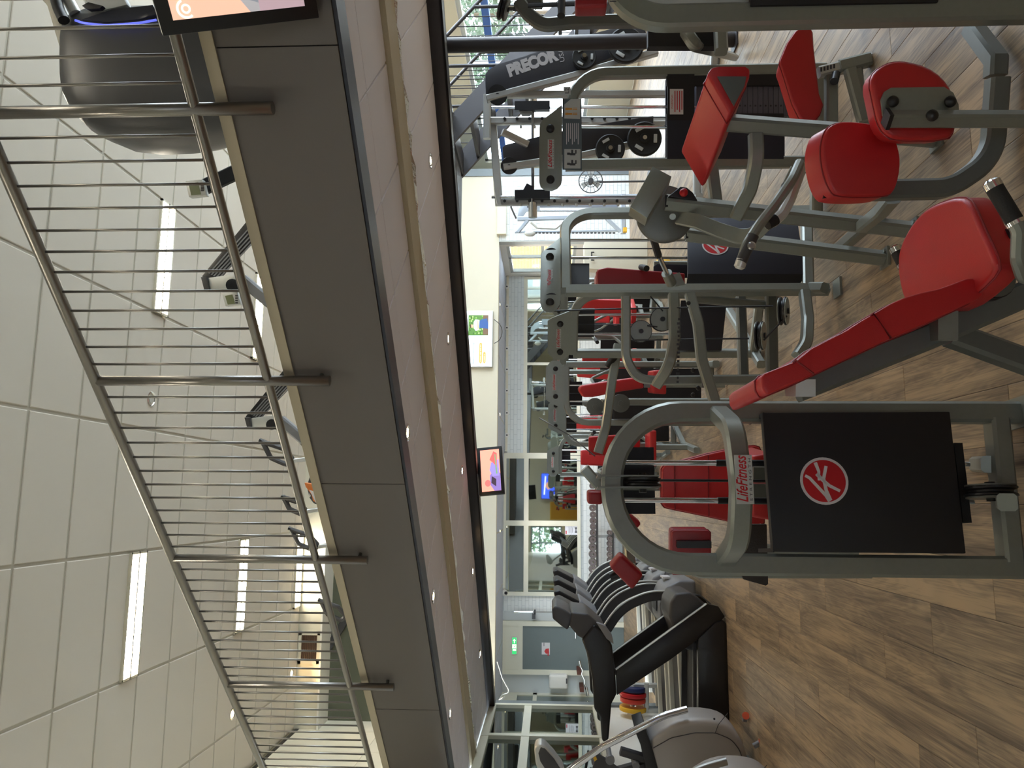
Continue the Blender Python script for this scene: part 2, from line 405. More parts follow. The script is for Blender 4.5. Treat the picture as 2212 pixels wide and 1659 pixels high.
# upper left wall, cream panels with open joints
wl = struct(MB().aabb((XLU-.12, YB, 2.33), (XLU-.012, YBULK, ZC+.01)), 'wall_upper_left', mat('joint backing', (150, 142, 118), .8), smooth=0)  # darker backing wall shows in the open panel joints
for k in range(22):
    y0 = YB+k*.98
    if y0 > 7:
        for z0, z1 in ((2.84, 4.2), (4.205, 5.5)):
            o = build(MB().aabb((XLU-.012, y0+.004, z0), (XLU, min(y0+.976, YBULK), z1)), 'wall_panel', CREAM, wl, smooth=0)
    else: build(MB().aabb((XLU-.012, y0+.004, 2.84), (XLU, y0+.976, 5.5)), 'wall_panel', CREAM, wl, smooth=0)
struct(MB().aabb((XLU-.012, YB, 5.5), (XLU+.004, YBULK, 5.56)), 'trim_3', BLACK, smooth=0)
# upper soffit with ledge, recess wall
struct(MB().aabb((XLU, YSOF, 5.22), (3.4, YSOF+.5, ZC+.006)), 'wall_soffit', CREAM, smooth=0)
struct(MB().aabb((XLU, YSOF-.04, 5.19), (3.4, YSOF+.5, 5.22)), 'trim_4', WHITE, smooth=0)
struct(MB().aabb((XLU, YSOF+.5, 3.3), (1.0, YSOF+.62, ZC+.006)), 'wall_recess', OLIVE, smooth=0)
# bulkhead
struct(MB().aabb((XLU-.4, YBULK, 2.52), (6.3, YBULK+.18, ZC+.006)), 'wall_bulkhead', CREAM, smooth=0)
struct(MB().aabb((6.3, YBULK-.02, 0), (6.45, 17.4, ZC+.006)), 'wall_return', PART, smooth=0)
struct(MB().aabb((6.3, 17.4, 0), (XR+.15, 17.55, ZC+.006)), 'wall_end', CREAM, smooth=0)
wbr = struct(MB().aabb((4.96, YBULK, 0), (6.3, YBULK+.18, 2.52)), 'wall_bulkhead_right', mat('brick joint paint', (196, 202, 202), .7), smooth=0)
# alcove low ceiling of tiles
ac = struct(MB().aabb((-4.0, YBULK+.18, 2.53), (5.1, YFAR+.1, 2.62)), 'ceiling_alcove', GRID, smooth=0)
for k in range(8):
    for j in range(4): tile(ac, ('a',), 1.13, .58, .008, PALEBLUE, (-4.0+1.13*k, YBULK+.2+.58*j, 2.524))
struct(MB().aabb((-4.0, 10.5, 3.0), (XL, YBULK, 3.06)), 'ceiling_lobby', WHITE, smooth=0)
# far wall with mirrors
fw_ = struct(MB().aabb((-4.0, YFAR, 0), (5.1, YFAR+.15, 2.55)), 'wall_far', mat('brick joint paint', (196, 202, 202), .7), smooth=0)
def bricks(parent, ax, o, u0, u1, z0, z1, face, out, name='bricks'):
    """running bond laid on a wall plane: ax 0 = wall along X, 1 = along Y"""
    mb = MB(); bh, bl, g = .075, .22, .008; r = 0; z = z0
    while z < z1-.02:
        u = u0-(.11 if r % 2 else 0)
        while u < u1:
            a, b = max(u+g/2, u0), min(u+bl-g/2, u1); zz = min(z+bh-g, z1)
            if b-a > .02:
                t = .004+.003*random.random()
                if ax == 0: mb.aabb((a, face, z), (b, face+out*t, zz))
                else: mb.aabb((face, a, z), (face+out*t, b, zz))
            u += bl
        z += bh; r += 1
    b_ = build(mb, name, WHITEBRICK, parent, smooth=0); b_['kind'] = 'stuff'; return b_
bricks(fw_, 0, None, -1.96, 4.98, 0, .93, YFAR, -1)
bricks(wbr, 0, None, 4.98, 6.28, 0, 2.5, YBULK, -1)
bricks(fw_, 0, None, .98, 4.98, 2.1, 2.52, YFAR, -1)
bricks(fw_, 0, None, -2.3, -1.98, .93, 2.52, YFAR, -1)
fr = MB()
for x0, x1 in ((-1.98, -1.9), (-.53, -.42), (.9, 1.02)): fr.aabb((x0, YFAR-.05, .9), (x1, YFAR, 2.52))
for z0, z1 in ((.88, .95), (1.99, 2.09), (2.47, 2.53)): fr.aabb((-1.98, YFAR-.045, z0), (1.02, YFAR, z1))
w3 = struct(fr, 'window_3', FRAMEW, smooth=0)
for x0, x1 in ((-1.9, -.53), (-.42, .9)):
    for z0, z1 in ((.95, 1.99), (2.09, 2.47)): build(MB().aabb((x0, YFAR-.02, z0), (x1, YFAR-.012, z1)), 'mirror_pane', MIRROR, w3, smooth=0)
fr = MB()
for x0 in (2.95, 4.9): fr.aabb((x0, YFAR-.03, .9), (x0+.06, YFAR, 2.1))
for z0, z1 in ((.88, .95), (2.03, 2.11)): fr.aabb((1.02, YFAR-.035, z0), (4.96, YFAR, z1))
w4 = struct(fr, 'window_4', FRAMEW, smooth=0)
for x0, x1 in ((1.02, 2.95), (3.01, 4.9)): build(MB().aabb((x0, YFAR-.02, .95), (x1, YFAR-.012, 2.03)), 'mirror_pane', MIRROR, w4, smooth=0)
# door in the far wall
dr = struct(MB().aabb((-3.46, YFAR-.04, 0), (-2.59, YFAR, 2.1)), 'door_1', DOORG, smooth=0)
fr = MB(); fr.aabb((-3.56, YFAR-.07, 0), (-3.46, YFAR, 2.52)); fr.aabb((-2.59, YFAR-.07, 0), (-2.49, YFAR, 2.52)); fr.aabb((-3.46, YFAR-.07, 2.1), (-2.59, YFAR, 2.2)); fr.aabb((-3.46, YFAR-.05, 2.2), (-2.59, YFAR, 2.52))
build(fr, 'door_frame', FRAMEW, dr, smooth=0)
build(MB().cyl((-2.7, YFAR-.04, 1.0), (-2.7, YFAR-.1, 1.0), .012).cyl((-2.7, YFAR-.09, 1.0), (-2.82, YFAR-.09, 1.0), .01), 'door_handle', CHROME, dr)
# alcove right wall with window to the brick houses
aw = MB(); XA = 4.98
aw.aabb((XA, YBULK+.18, 0), (XA+.12, YFAR, 1.0)); aw.aabb((XA, YBULK+.18, 2.4), (XA+.12, YFAR, 2.55)); aw.aabb((XA, YBULK+.18, 1.0), (XA+.12, YBULK+.35, 2.4)); aw.aabb((XA, YFAR-.2, 1.0), (XA+.12, YFAR, 2.4))
struct(aw, 'wall_alcove_right', WHITE, smooth=0)
fr = MB(); 
for y0 in (YBULK+.35, 15.45, YFAR-.26): fr.aabb((XA+.03, y0, 1.0), (XA+.09, y0+.06, 2.4))
for z0 in (1.0, 1.65, 2.34): fr.aabb((XA+.03, YBULK+.35, z0), (XA+.09, YFAR-.2, z0+.06))
w5 = struct(fr, 'window_5', LIGHTST, smooth=0)
build(MB().aabb((XA+.055, YBULK+.38, 1.03), (XA+.06, YFAR-.22, 2.37)), 'pane', GLASS, w5, smooth=0)
# right wall with a long window band
rw = MB(); ZW0, ZW1, YW0, YW1 = .8, 3.0, 3.0, 16.5
rw.aabb((XR, YB, 0), (XR+.15, 17.4, ZW0)); rw.aabb((XR, YB, ZW1), (XR+.15, 17.4, 3.25)); rw.aabb((XR, YB, 5.25), (XR+.15, 17.4, ZC)); rw.aabb((XR, YB, 3.25), (XR+.15, 3, 5.25)); rw.aabb((XR, 12, 3.25), (XR+.15, 17.4, 5.25)); rw.aabb((XR, YB, ZW0), (XR+.15, YW0, ZW1)); rw.aabb((XR, YW1, ZW0), (XR+.15, 17.4, ZW1))
struct(rw, 'wall_right', CREAM, smooth=0)
fr = MB()
for k in range(8): fr.aabb((XR+.05, YW0+(YW1-YW0-.07)*k/7, ZW0), (XR+.12, YW0+(YW1-YW0-.07)*k/7+.07, ZW1))
for z0 in (ZW0, ZW1-.07): fr.aabb((XR+.05, YW0, z0), (XR+.12, YW1, z0+.07))
w6 = struct(fr, 'window_6', LIGHTST, smooth=0)
build(MB().aabb((XR+.04, YW0, 2.5), (XR+.13, YW1, 2.62)), 'transom', BLUEF, w6, smooth=0)
build(MB().aabb((XR+.08, YW0, ZW0), (XR+.085, YW1, ZW1)), 'pane', GLASS, w6, smooth=0)
fr = MB()
for k in range(9): fr.aabb((XR+.05, 3+8.93*k/8, 3.25), (XR+.12, 3+8.93*k/8+.07, 5.25))
for z0 in (3.25, 5.18): fr.aabb((XR+.05, 3, z0), (XR+.12, 12, z0+.07))
w8 = struct(fr, 'window_8', BLUEF, smooth=0)
build(MB().aabb((XR+.08, 3, 3.25), (XR+.085, 12, 5.25)), 'pane', GLASS, w8, smooth=0)
# back wall (seen in the mirrors) with a window
bw = MB(); bw.aabb((XLU, YB-.15, 0), (XR, YB, .9)); bw.aabb((XLU, YB-.15, 2.5), (XR, YB, ZC)); bw.aabb((-1.3, YB-.15, .9), (XR, YB, 2.5)); bw.aabb((XLU, YB-.15, .9), (-3.0, YB, 2.5))
struct(bw, 'wall_back', CREAM, smooth=0)
fr = MB()
for k in range(3): fr.aabb((-3.0+1.63*k/2, YB-.1, .9), (-3.0+1.63*k/2+.07, YB-.03, 2.5))
for z0 in (.9, 2.0, 2.43): fr.aabb((-3.0, YB-.1, z0), (-1.3, YB-.03, z0+.07))
w7 = struct(fr, 'window_7', PART, smooth=0)
build(MB().aabb((-3.0, YB-.07, .9), (-1.3, YB-.065, 2.5)), 'pane', GLASS, w7, smooth=0)

# ---- diagonal balcony; q = distance along (1,1)/sqrt2, u along (-1,1)/sqrt2
S2 = math.sqrt(.5)
def QU(q, u, z): return V(((q-u)*S2, (q+u)*S2, z))
EV = V((S2, S2, 0)); EU = V((-S2, S2, 0))
Q0, Q1 = 3.03, 5.42
def band(mb, q0, q1, z0, z1, xl=XLU, xr=XR):
    """piece of the balcony strip cut off at the side walls"""
    pts = []
    for q, x in ((q0, xl), (q0, xr), (q1, xr), (q1, xl)): pts.append((x, q/S2-x))
    return mb.prism([(a, b, z0) for a, b in pts], V((0, 0, z1-z0)))
struct(band(MB(), Q0+.03, Q1, 2.36, 2.83), 'trim_5', SEALED, smooth=0)
sb = struct(band(MB(), Q0+.12, Q1, 2.338, 2.36, XL), 'ceiling_soffit', SOFGRID, smooth=0)
struct(MB().aabb((XLU, YB, 2.34), (XL-.0, 6.9, 2.83)), 'trim_6', CREAM, smooth=0)
def clip_poly(pts, xmin, xmax):
    for s, lim in ((1, xmin), (-1, xmax)):
        out = []
        for i in range(len(pts)):
            a, b = pts[i-1], pts[i]; fa, fb = s*(a.x-lim), s*(b.x-lim)
            if (fa >= 0) != (fb >= 0): out.append(a+(b-a)*(fa/(fa-fb)))
            if fb >= 0: out.append(b)
        pts = out
        if len(pts) < 3: return []
    return pts
for q0, q1 in ((Q0+.13, 3.37), (3.37, 3.86), (4.1, 4.27), (4.27, 5.36)):
    for k in range(-6, 24):
        u0 = .43+.495*k; g = .007 if q1-q0 > .2 else .004
        p = clip_poly([QU(q0+.004, u0+g, 2.33), QU(q1-.004, u0+g, 2.33), QU(q1-.004, u0+.495-g, 2.33), QU(q0+.004, u0+.495-g, 2.33)], XL+.002, XR-.002)
        if p: build(MB().prism(p, V((0, 0, .008))), 'soffit_tile', SOFFIT, sb, smooth=0)
struct(band(MB(), 3.87, 4.1, 2.305, 2.338, XL), 'trim_7', BEIGE, smooth=0)
tb = MB()                                           # torn foil strip hanging at the board's far edge
rr = random.Random(3); u = -1.2; pts = []
while u < 8.1:
    pts.append(u); u += .03+.09*rr.random()
top = [QU(4.103, a, 2.336) for a in pts]; bot = [QU(4.108+.012*rr.random(), a, 2.306-.022*rr.random()**2) for a in pts]
k = len(pts); tb.add(top+bot, [(i, i+1, k+i+1, k+i) for i in range(k-1)])
struct(tb, 'trim_8', FOIL, smooth=0)
struct(band(MB(), Q0-.005, Q0+.125, 2.318, 2.332, XL), 'trim_9', DSTEEL, smooth=0)
bm_ = band(MB(), Q1-.02, Q1, 2.24, 2.36, XL-.1); band(bm_, Q1-.02, Q1+.12, 2.24, 2.255, XL-.1); band(bm_, Q1+.1, Q1+.12, 2.24, 2.83, XL-.1)
struct(bm_, 'trim_10', BEAM, smooth=0)
struct(band(MB(), Q0-.022, Q0+.04, 2.795, 2.845), 'trim_11', ALU, smooth=0)
# fascia: big panels with hair joints
fa = struct(band(MB(), Q0+.01, Q0+.03, 2.335, 2.83), 'wall_fascia', mat('joint black', (30, 28, 26), .9), smooth=0)
for u0, u1 in ((-4.4, -1.5), (-1.5, .66), (.66, 2.9), (2.9, 5.12), (5.12, 7.4)):
    p = clip_poly([QU(Q0-.012, u0+.0025, 2.335), QU(Q0+.01, u0+.0025, 2.335), QU(Q0+.01, u1-.0025, 2.335), QU(Q0-.012, u1-.0025, 2.335)], XLU, XR)
    if p: build(MB().prism(p, V((0, 0, .462))), 'fascia_panel', FASCIA, fa, smooth=0)
# steel column under the balcony edge
cf = FL(1588, 85)
struct(MB().cyl((cf.x, cf.y, 0), (cf.x, cf.y, 2.62), .062, 24).box((cf.x, cf.y, .006), (.2, .2, .012)), 'trim_12', BEAM)

# ---- railing on the balcony edge
rail = thing('railing', 'brushed steel balcony railing with thin upright bars', 'railing', QU(Q0-.06, 2.2, 2.6))
QR = Q0-.06; UE = (-2.5, 7.3)
build(MB().cyl(QU(QR, UE[0], 3.775), QU(QR, UE[1], 3.775), .027, 16), 'top_rail', BRUSHED, rail)
build(MB().cyl(QU(QR, UE[0], 2.915), QU(QR, UE[1], 2.915), .022, 16), 'bottom_rail', BRUSHED, rail)
pm = bmesh.new(); bmesh.ops.create_cone(pm, cap_ends=True, segments=16, radius1=.025, radius2=.025, depth=3.775-2.61); pme = bpy.data.meshes.new('post'); pm.to_mesh(pme); pm.free()
bmm = bmesh.new(); bmesh.ops.create_cone(bmm, cap_ends=True, segments=8, radius1=.0065, radius2=.0065, depth=3.775-2.915); bme = bpy.data.meshes.new('baluster'); bmm.to_mesh(bme); bmm.free()
for me in (pme, bme):
    me.materials.append(BRUSHED)
    for p_ in me.polygons: p_.use_smooth = len(p_.vertices) == 4
for k in range(-2, 6):
    u = .87+1.298*k
    o = bpy.data.objects.new('post', pme); COL.objects.link(o); o.parent = rail; o.location = QU(QR, u, (3.775+2.61)/2)-rail.location
    build(MB().cyl(QU(QR, u, 2.66), QU(Q0-.01, u, 2.66), .012, 8), 'spacer', STEELD, rail)
    for j in range(1, 13):
        uu = u+1.298*j/13
        if uu < UE[1]:
            o = bpy.data.objects.new('baluster', bme); COL.objects.link(o); o.parent = rail; o.location = QU(QR, uu, (3.775+2.915)/2)-rail.location

# ---- staircase behind the column
YS0, YS1 = 8.0, 8.9
st = thing('staircase', 'dark steel open staircase with slim railing behind the round column', 'staircase', (5.5, 8.4, 0))
a0, a1 = PY(962, 262, YS0), PY(1105, 108, YS0)
sl = (a1.z-a0.z)/(a1.x-a0.x)
def sx_at(z, base=a0): return base.x+(z-base.z)/sl
for Y, nm in ((YS0, 0), (YS1, 1)):
    zt, zb = 2.83, .02; hgt = .30
    build(MB().prism([(sx_at(zt), Y, zt), (sx_at(zb), Y, zb), (sx_at(zb)-.36, Y, zb), (sx_at(zt)-.36, Y, zt)], V((0, .05, 0))), 'stringer', STAIRM, st, smooth=0)
    hz = .92
    build(MB().cyl((sx_at(zt), Y+.02, zt+hz), (sx_at(.1), Y+.02, .1+hz), .021, 12), 'handrail', STAIRM, st)
    for k in range(24):
        z = 2.75-k*.105
        if k % 6 == 0: build(MB().cyl((sx_at(z), Y+.02, z-.05), (sx_at(z), Y+.02, z+hz), .02, 10), 'post', STAIRM, st)
        else: build(MB().cyl((sx_at(z), Y+.02, z-.02), (sx_at(z), Y+.02, z+hz), .006, 6), 'baluster', STAIRM, st)
for k in range(13):
    z = .22+.2*k; x = sx_at(z)-.2
    tr = build(MB().box((x, (YS0+YS1+.05)/2, z), (.27, YS1-YS0-.04, .04)), 'tread', STAIRM, st, smooth=0)
struct(MB().prism([(Q1/S2-YS0+.2, YS0, 2.62), (sx_at(2.83), YS0, 2.62), (sx_at(2.83), YS1+.05, 2.62), (Q1/S2-YS1+.2, YS1+.05, 2.62)], V((0, 0, .21))).aabb((3.3, 4.6, 2.62), (4.3, YS0, 2.83)), 'trim_13', STAIRM, smooth=0)

# ---- lamps
def fluo(x, y, lab, ZC=ZC):
    t = thing('ceiling_light', lab, 'lamp', (x+.6, y+.15, ZC-.03), 'recessed twin tube ceiling lights')
    fr = MB(); fr.aabb((x, y, ZC-.03), (x+1.2, y+.02, ZC-.004)); fr.aabb((x, y+.28, ZC-.03), (x+1.2, y+.3, ZC-.004)); fr.aabb((x, y, ZC-.03), (x+.02, y+.3, ZC-.004)); fr.aabb((x+1.18, y, ZC-.03), (x+1.2, y+.3, ZC-.004)); fr.aabb((x, y+.14, ZC-.03), (x+1.2, y+.16, ZC-.01))
    build(fr, 'housing', LOUV, t, smooth=0)
    for j in (0, 1): build(MB().aabb((x+.05, y+.025+.14*j, ZC-.02), (x+1.15, y+.135+.14*j, ZC-.006)), 'tube', LAMPW, t, smooth=0)
    lv = MB()
    for k in range(14): lv.aabb((x+.06+k*.083, y+.02, ZC-.03), (x+.064+k*.083, y+.28, ZC-.022))
    build(lv, 'louvre', LOUV, t, smooth=0)
for x, y, lab in ((-1.72, 7.38, 'twin tube ceiling light nearest the grey balcony railing, largest of the lit strips'), (-1.72, 10.02, 'twin tube ceiling light between the smoke detector row and the cream soffit, left row middle'),
                  (-1.72, 12.34, 'twin tube ceiling light right against the cream soffit with the vent'), (1.88, 7.43, 'twin tube ceiling light above the grey treadmill consoles'), (1.88, 10.05, 'twin tube ceiling light low behind the bottom rail, right row'),
                  (-1.72, 2.2, 'twin tube ceiling light above the viewer, left row'), (1.88, 2.2, 'twin tube ceiling light above the viewer, right row'), (1.88, -2.5, 'twin tube ceiling light behind the viewer, right row'), (-1.72, -2.5, 'twin tube ceiling light behind the viewer, left row'),
                  (1.88, 12.3, 'twin tube ceiling light hidden behind the balcony fascia'),
                  (4.28, 8.0, 'added twin tube ceiling light over the stairs, brightening the far hall'), (4.28, 10.6, 'added twin tube ceiling light over the pull-up station, brightening the far hall'), (1.88, 13.6, 'added unseen twin tube light before the bulkhead, middle, brightening the far hall'), (-1.72, 13.6, 'added unseen twin tube light before the bulkhead, left, brightening the far hall'), (1.88, 4.7, 'twin tube ceiling light over the balcony edge, right row'), (-1.72, 4.9, 'twin tube ceiling light over the balcony edge, left row')): fluo(x, y, lab)  # stairs, pull-up and bulkhead lights are added unseen to brighten the far hall
def spot(c, r, lab, name='downlight', grp='halogen downlights in the balcony soffit', lit=True, power=6., hc=(1, .72, .42), ss=1.9):
    t = thing(name, lab, 'lamp', c, grp)
    build(MB().lathe(c+V((0, 0, .012)), (0, 0, -1), [(0, r*1.3), (.014, r*1.28), (.016, r*1.1), (.006, r)], 20), 'ring', CHROME, t)
    build(MB().cyl(c+V((0, 0, .004)), c+V((0, 0, -.002)), r*.62, 14), 'bulb', LAMPH if lit else LIGHTST, t)
    if lit and power:
        l = bpy.data.lights.new('halogen', 'SPOT'); l.energy = power; l.color = hc; l.spot_size = ss; l.spot_blend = .6; l.shadow_soft_size = .03
        o = bpy.data.objects.new('halogen', l); COL.objects.link(o); o.location = c-V((0, 0, .03)); o.parent = t; o.location = V((0, 0, -.03))
ords = ('first', 'second', 'third', 'fourth', 'fifth')
for k, p in enumerate(((792, 385), (880, 935), (936, 1288), (972, 1541))):
    spot(FL(p[0], p[1], 2.325), .04, 'halogen downlight in the soffit strip beside the grey fascia, %s from the column' % ords[k])
for k, p in enumerate(((930, 347), (968, 732), (998, 1017), (1021, 1234), (1037, 1412))):
    spot(FL(p[0], p[1], 2.325), .04, 'halogen downlight in the soffit strip beside the dark beam, %s from the column' % ords[k])
for k, p in enumerate(((1080, 895), (1080, 1147), (1080, 658))):
    spot(FL(p[0], p[1], 2.52), .035, 'small lit downlight in the low alcove ceiling, %s the hanging television' % ('right of', 'left of', 'far right of')[k], grp='downlights in the alcove ceiling', power=45, hc=(1, .96, .92), ss=2.9)
for k, p in enumerate(((502, 1543), (630, 1455))):
    spot(FL(p[0], p[1], ZC-.008), .06, ('bright halogen downlight in the tiled upper ceiling beside the handrail', 'bright halogen downlight in the upper ceiling in front of the brown vent')[k], grp='upper ceiling downlights', power=10)
spot(FL(327, 862, ZC-.008), .06, 'unlit round ceiling spot between the upper ceiling tiles', lit=False, grp='upper ceiling downlights')
fluo(-3.85, 11.6, 'twin tube ceiling light in the low lobby by the grey door, near the beam end', 3.0)
fluo(-3.85, 13.4, 'twin tube ceiling light in the low lobby by the grey door, near the bulkhead', 3.0)
# vent in the cream soffit
vt = thing('vent_grille', 'square brown louvred vent in a cream frame on the upper soffit', 'vent', PY(668, 1398, YSOF))
v0, v1 = PY(650, 1425, YSOF), PY(686, 1372, YSOF)
fr = MB(); x0, x1, z0, z1 = v0.x-.06, v1.x+.06, v1.z-.05, v0.z+.05
for a, b in (((x0, z0), (x1, z0+.05)), ((x0, z1-.05), (x1, z1)), ((x0, z0), (x0+.06, z1)), ((x1-.06, z0), (x1, z1))): fr.aabb((a[0], YSOF-.02, a[1]), (b[0], YSOF, b[1]))
build(fr, 'frame', CREAM, vt, smooth=0)
build(MB().aabb((x0+.06, YSOF-.004, z0+.05), (x1-.06, YSOF, z1-.05)), 'backing', mat('vent brown', (84, 62, 48), .6), vt, smooth=0)
for k in range(9):
    zz = z0+.06+(z1-z0-.12)*k/8
    build(MB().box((((x0+x1)/2), YSOF-.01, zz), (x1-x0-.12, .014, .004)), 'slat', mat('vent slat', (120, 92, 72), .5), vt, smooth=0)

# ---- outside: ground, hedge trees, brick houses opposite
struct(MB().aabb((XR+.3, -30, -.3), (60, 60, -.15)).aabb((-40, -60, -.3), (XR+.2, YB-.3, -.15)), 'ground', GROUND, smooth=0)
def leafy(c, r, n, lab, seed):
    rg = random.Random(seed); t = thing('garden_tree', lab, 'tree', (c[0], c[1], -.15))
    build(MB().cyl((c[0], c[1], -.15), (c[0], c[1], c[2]), .09, 8, .05), 'trunk', mat('bark', (92, 76, 58), .9), t)
    mb = MB()
    for k in range(n):
        d = V((rg.gauss(0, 1), rg.gauss(0, 1), rg.gauss(0, 1))).normalized()*r*(.45+.6*rg.random()**.5); p = V(c)+V((d.x, d.y, d.z*.8))
        a = V((rg.gauss(0, 1), rg.gauss(0, 1), rg.gauss(0, 1))).normalized(); b = a.orthogonal().normalized(); s = .07+.07*rg.random()
        mb.add([p-a*s, p+b*s*.5, p+a*s, p-b*s*.5], [(0, 1, 2, 3)])
    build(mb, 'leaves', LEAF, t, smooth=0)['kind'] = 'stuff'
for k, (c, r, lab) in enumerate((((11.2, 16.4, 3.3), 1.7, 'green garden tree outside the blue framed window, close to the stairs'), ((12.4, 19.8, 3.4), 1.7, 'green garden tree outside the blue framed window, farther from the stairs'), ((11.0, 13.0, 3.0), 1.5, 'green garden tree outside the window behind the steel column'), ((-1.5, -14., 2.2), 1.6, 'green tree outside the glazed front, reflected in the mirror'))): leafy(c, r, 2200, lab, k)
hs = thing('brick_house', 'sand coloured brick house seen through the alcove window', 'house', (8, 24, -.15))
hw = build(MB().aabb((5.6, 24, -.15), (10, 24.3, 5.5)), 'wall', mat('mortar', (170, 160, 140), .9), hs, smooth=0)
mb = MB(); r = 0; z = 0.
while z < 5.4:
    u = 5.6-(.15 if r % 2 else 0)
    while u < 10: mb.aabb((max(u, 5.6), 23.985, z), (min(u+.285, 10), 24, z+.085)); u += .3
    z += .1; r += 1
build(mb, 'bricks', BRICKOUT, hw, smooth=0)['kind'] = 'stuff'
# ================================================================== MACHINES NEAR THE VIEWER
LFT = RT                                             # writing runs to the right, up is world up
def brand_plate(parent, p, w, h, ex=RT, n=None):
    """grey name plate with the red script and the small word under it"""
    ey = UZ; nn = V(ex).cross(ey)
    o = build(quad(p, ex, ey, w, h, .003), 'name_plate', STICK, parent, smooth=0)
    text('LifeFitness', V(p)+nn*.0032+ey*h*.12, ex, ey, h*.9, LOGOR, o, 'script_lettering', shear=.35, width=w*.95, bold=.012*h)
    text('S T R E N G T H', V(p)+nn*.0032-ey*h*.36, ex, ey, h*.2, INK, o, 'small_lettering', width=w*.86)
    return o
def emblem(parent, p, r, ex=RT, ey=UZ):
    """round red sticker with the white brush monogram"""
    ex = V(ex).normalized(); ey = V(ey).normalized(); n = ex.cross(ey)
    o = build(MB().cyl(p, V(p)+n*.0012, r, 40), 'round_sticker', LOGOW, parent, 'round red sticker with a white brush-stroke monogram')
    build(MB().cyl(V(p)+n*.0011, V(p)+n*.0018, r*.89, 40), 'red_disc', LOGOR, o)
    mb = MB()
    def stroke(pts, w0, w1):
        k = len(pts); L = []; R_ = []
        for i, (a, b) in enumerate(pts):
            q0 = pts[max(0, i-1)]; q1 = pts[min(k-1, i+1)]; dx, dy = q1[0]-q0[0], q1[1]-q0[1]; l = math.hypot(dx, dy); w = (w0+(w1-w0)*i/(k-1))/2
            L.append((a-dy/l*w, b+dx/l*w)); R_.append((a+dy/l*w, b-dx/l*w))
        mb.prism([V(p)+n*.0018+(ex*a+ey*b)*r for a, b in L+R_[::-1]], n*.0006)
    # (right, up) fractions of the radius
    stroke([(.22, .78), (.12, .6), (-.35, .2), (-.62, -.03), (-.85, -.16)], .12, .15)
    stroke([(-.82, -.2), (-.4, -.05), (.1, .02), (.63, -.12)], .15, .13)
    stroke([(.78, .32), (.4, .2), (.02, .22)], .15, .1)
    stroke([(.3, .3), (.02, .05), (-.2, -.2), (-.42, -.62)], .16, .12)
    build(mb, 'monogram', LOGOW, o, smooth=0)
    return o
def foot_flange(parent, c, w=.1, d=.1, name='floor_flange'):
    c = V(c); mb = MB().box((c.x, c.y, .006), (w, d, .012)); mb.cyl((c.x+w*.3, c.y-d*.3, .012), (c.x+w*.3, c.y-d*.3, .02), .008, 8)
    return build(mb, name, STEEL, parent, smooth=0)
def pulley(parent, c, ax, r=.055, name='pulley', cover=True, hub=BLACK, pm=STEELD):
    c = V(c); ax = V(ax).normalized()
    o = build(MB().lathe(c-ax*.014, ax, [(0, r), (.006, r*.98), (.011, r*.82), (.017, r*.82), (.022, r*.98), (.028, r)], 22), name, BLACK, parent)
    if cover:
        for s in (-1, 1): build(MB().cyl(c+ax*s*.016, c+ax*s*.021, r*.94, 22), 'cover_plate', pm, o)
    build(MB().cyl(c-ax*.03, c+ax*.03, r*.2, 12), 'hub_bolt', hub, o)
    return o

# ---------------------------------------------------------------- M1: weight tower with black shroud, right in front
m1 = thing('weight_tower', 'weight machine with large black shroud and round red sticker standing closest to viewer', 'gym machine', (.05, 2.62, 0))
def d1(y): return 2.62-.12*(y-870)/365
def Q(x, y, off=0.): return P(x, y, d1(y)+off)
E1 = (Q(1500, 892)-Q(1500, 1227)); E1.z = 0; E1.normalize(); N1 = E1.cross(UZ)
bL, bR = Q(2190, 1226), Q(2190, 892); bL.z = bR.z = .0
tz = Q(1322, 1060).z
build(MB().bar([bR, V((bR.x, bR.y, tz)), V((bL.x, bL.y, tz)), bL], .07, .06, n=N1, rad=.235, seg=10), 'upright_hoop', STEEL, m1)
hz = .985
hb = [FL(1547, 888, hz), FL(1585, 925, hz), FL(1601, 1050, hz), FL(1596, 1165, hz), FL(1556, 1222, hz)]
build(MB().bar(hb, .055, .062, n=UZ, rad=.12, seg=8), 'bowed_crossbar', STEEL, m1)
brand_plate(m1, FL(1601, 1038, hz)+N1*.034, .142, .05, E1)
# shroud: bent sheet
so = -.075
s4 = [Q(1647, 891, so), Q(1670, 1192, so), Q(2087, 1196, so), Q(2052, 889, so)]
build(MB().prism(s4, -N1*.03), 'shroud', SHROUD, m1, bevel=.004)
for y0, y1, nm in ((891, 900, 0), (1184, 1193, 1)):
    a, b = Q(1648+22*nm, y0, so), Q(1648+22*nm, y1, so)
    build(MB().prism([a, b, b-N1*.16+UZ*.004, a-N1*.16+UZ*.004], V((0, 0, -.004))), 'shroud_flange', SHROUD, m1, smooth=0)
    build(MB().prism([Q(1650+22*nm, y0+3, so+.03), Q(2050+30*nm, y0+3, so+.03), Q(2050+30*nm, y0+3, so+.16), Q(1650+22*nm, y0+3, so+.16)], E1*.004), 'shroud_side', SHROUD, m1, smooth=0)
emblem(m1, Q(1780, 1039, so)+N1*.0005, .0752, E1)
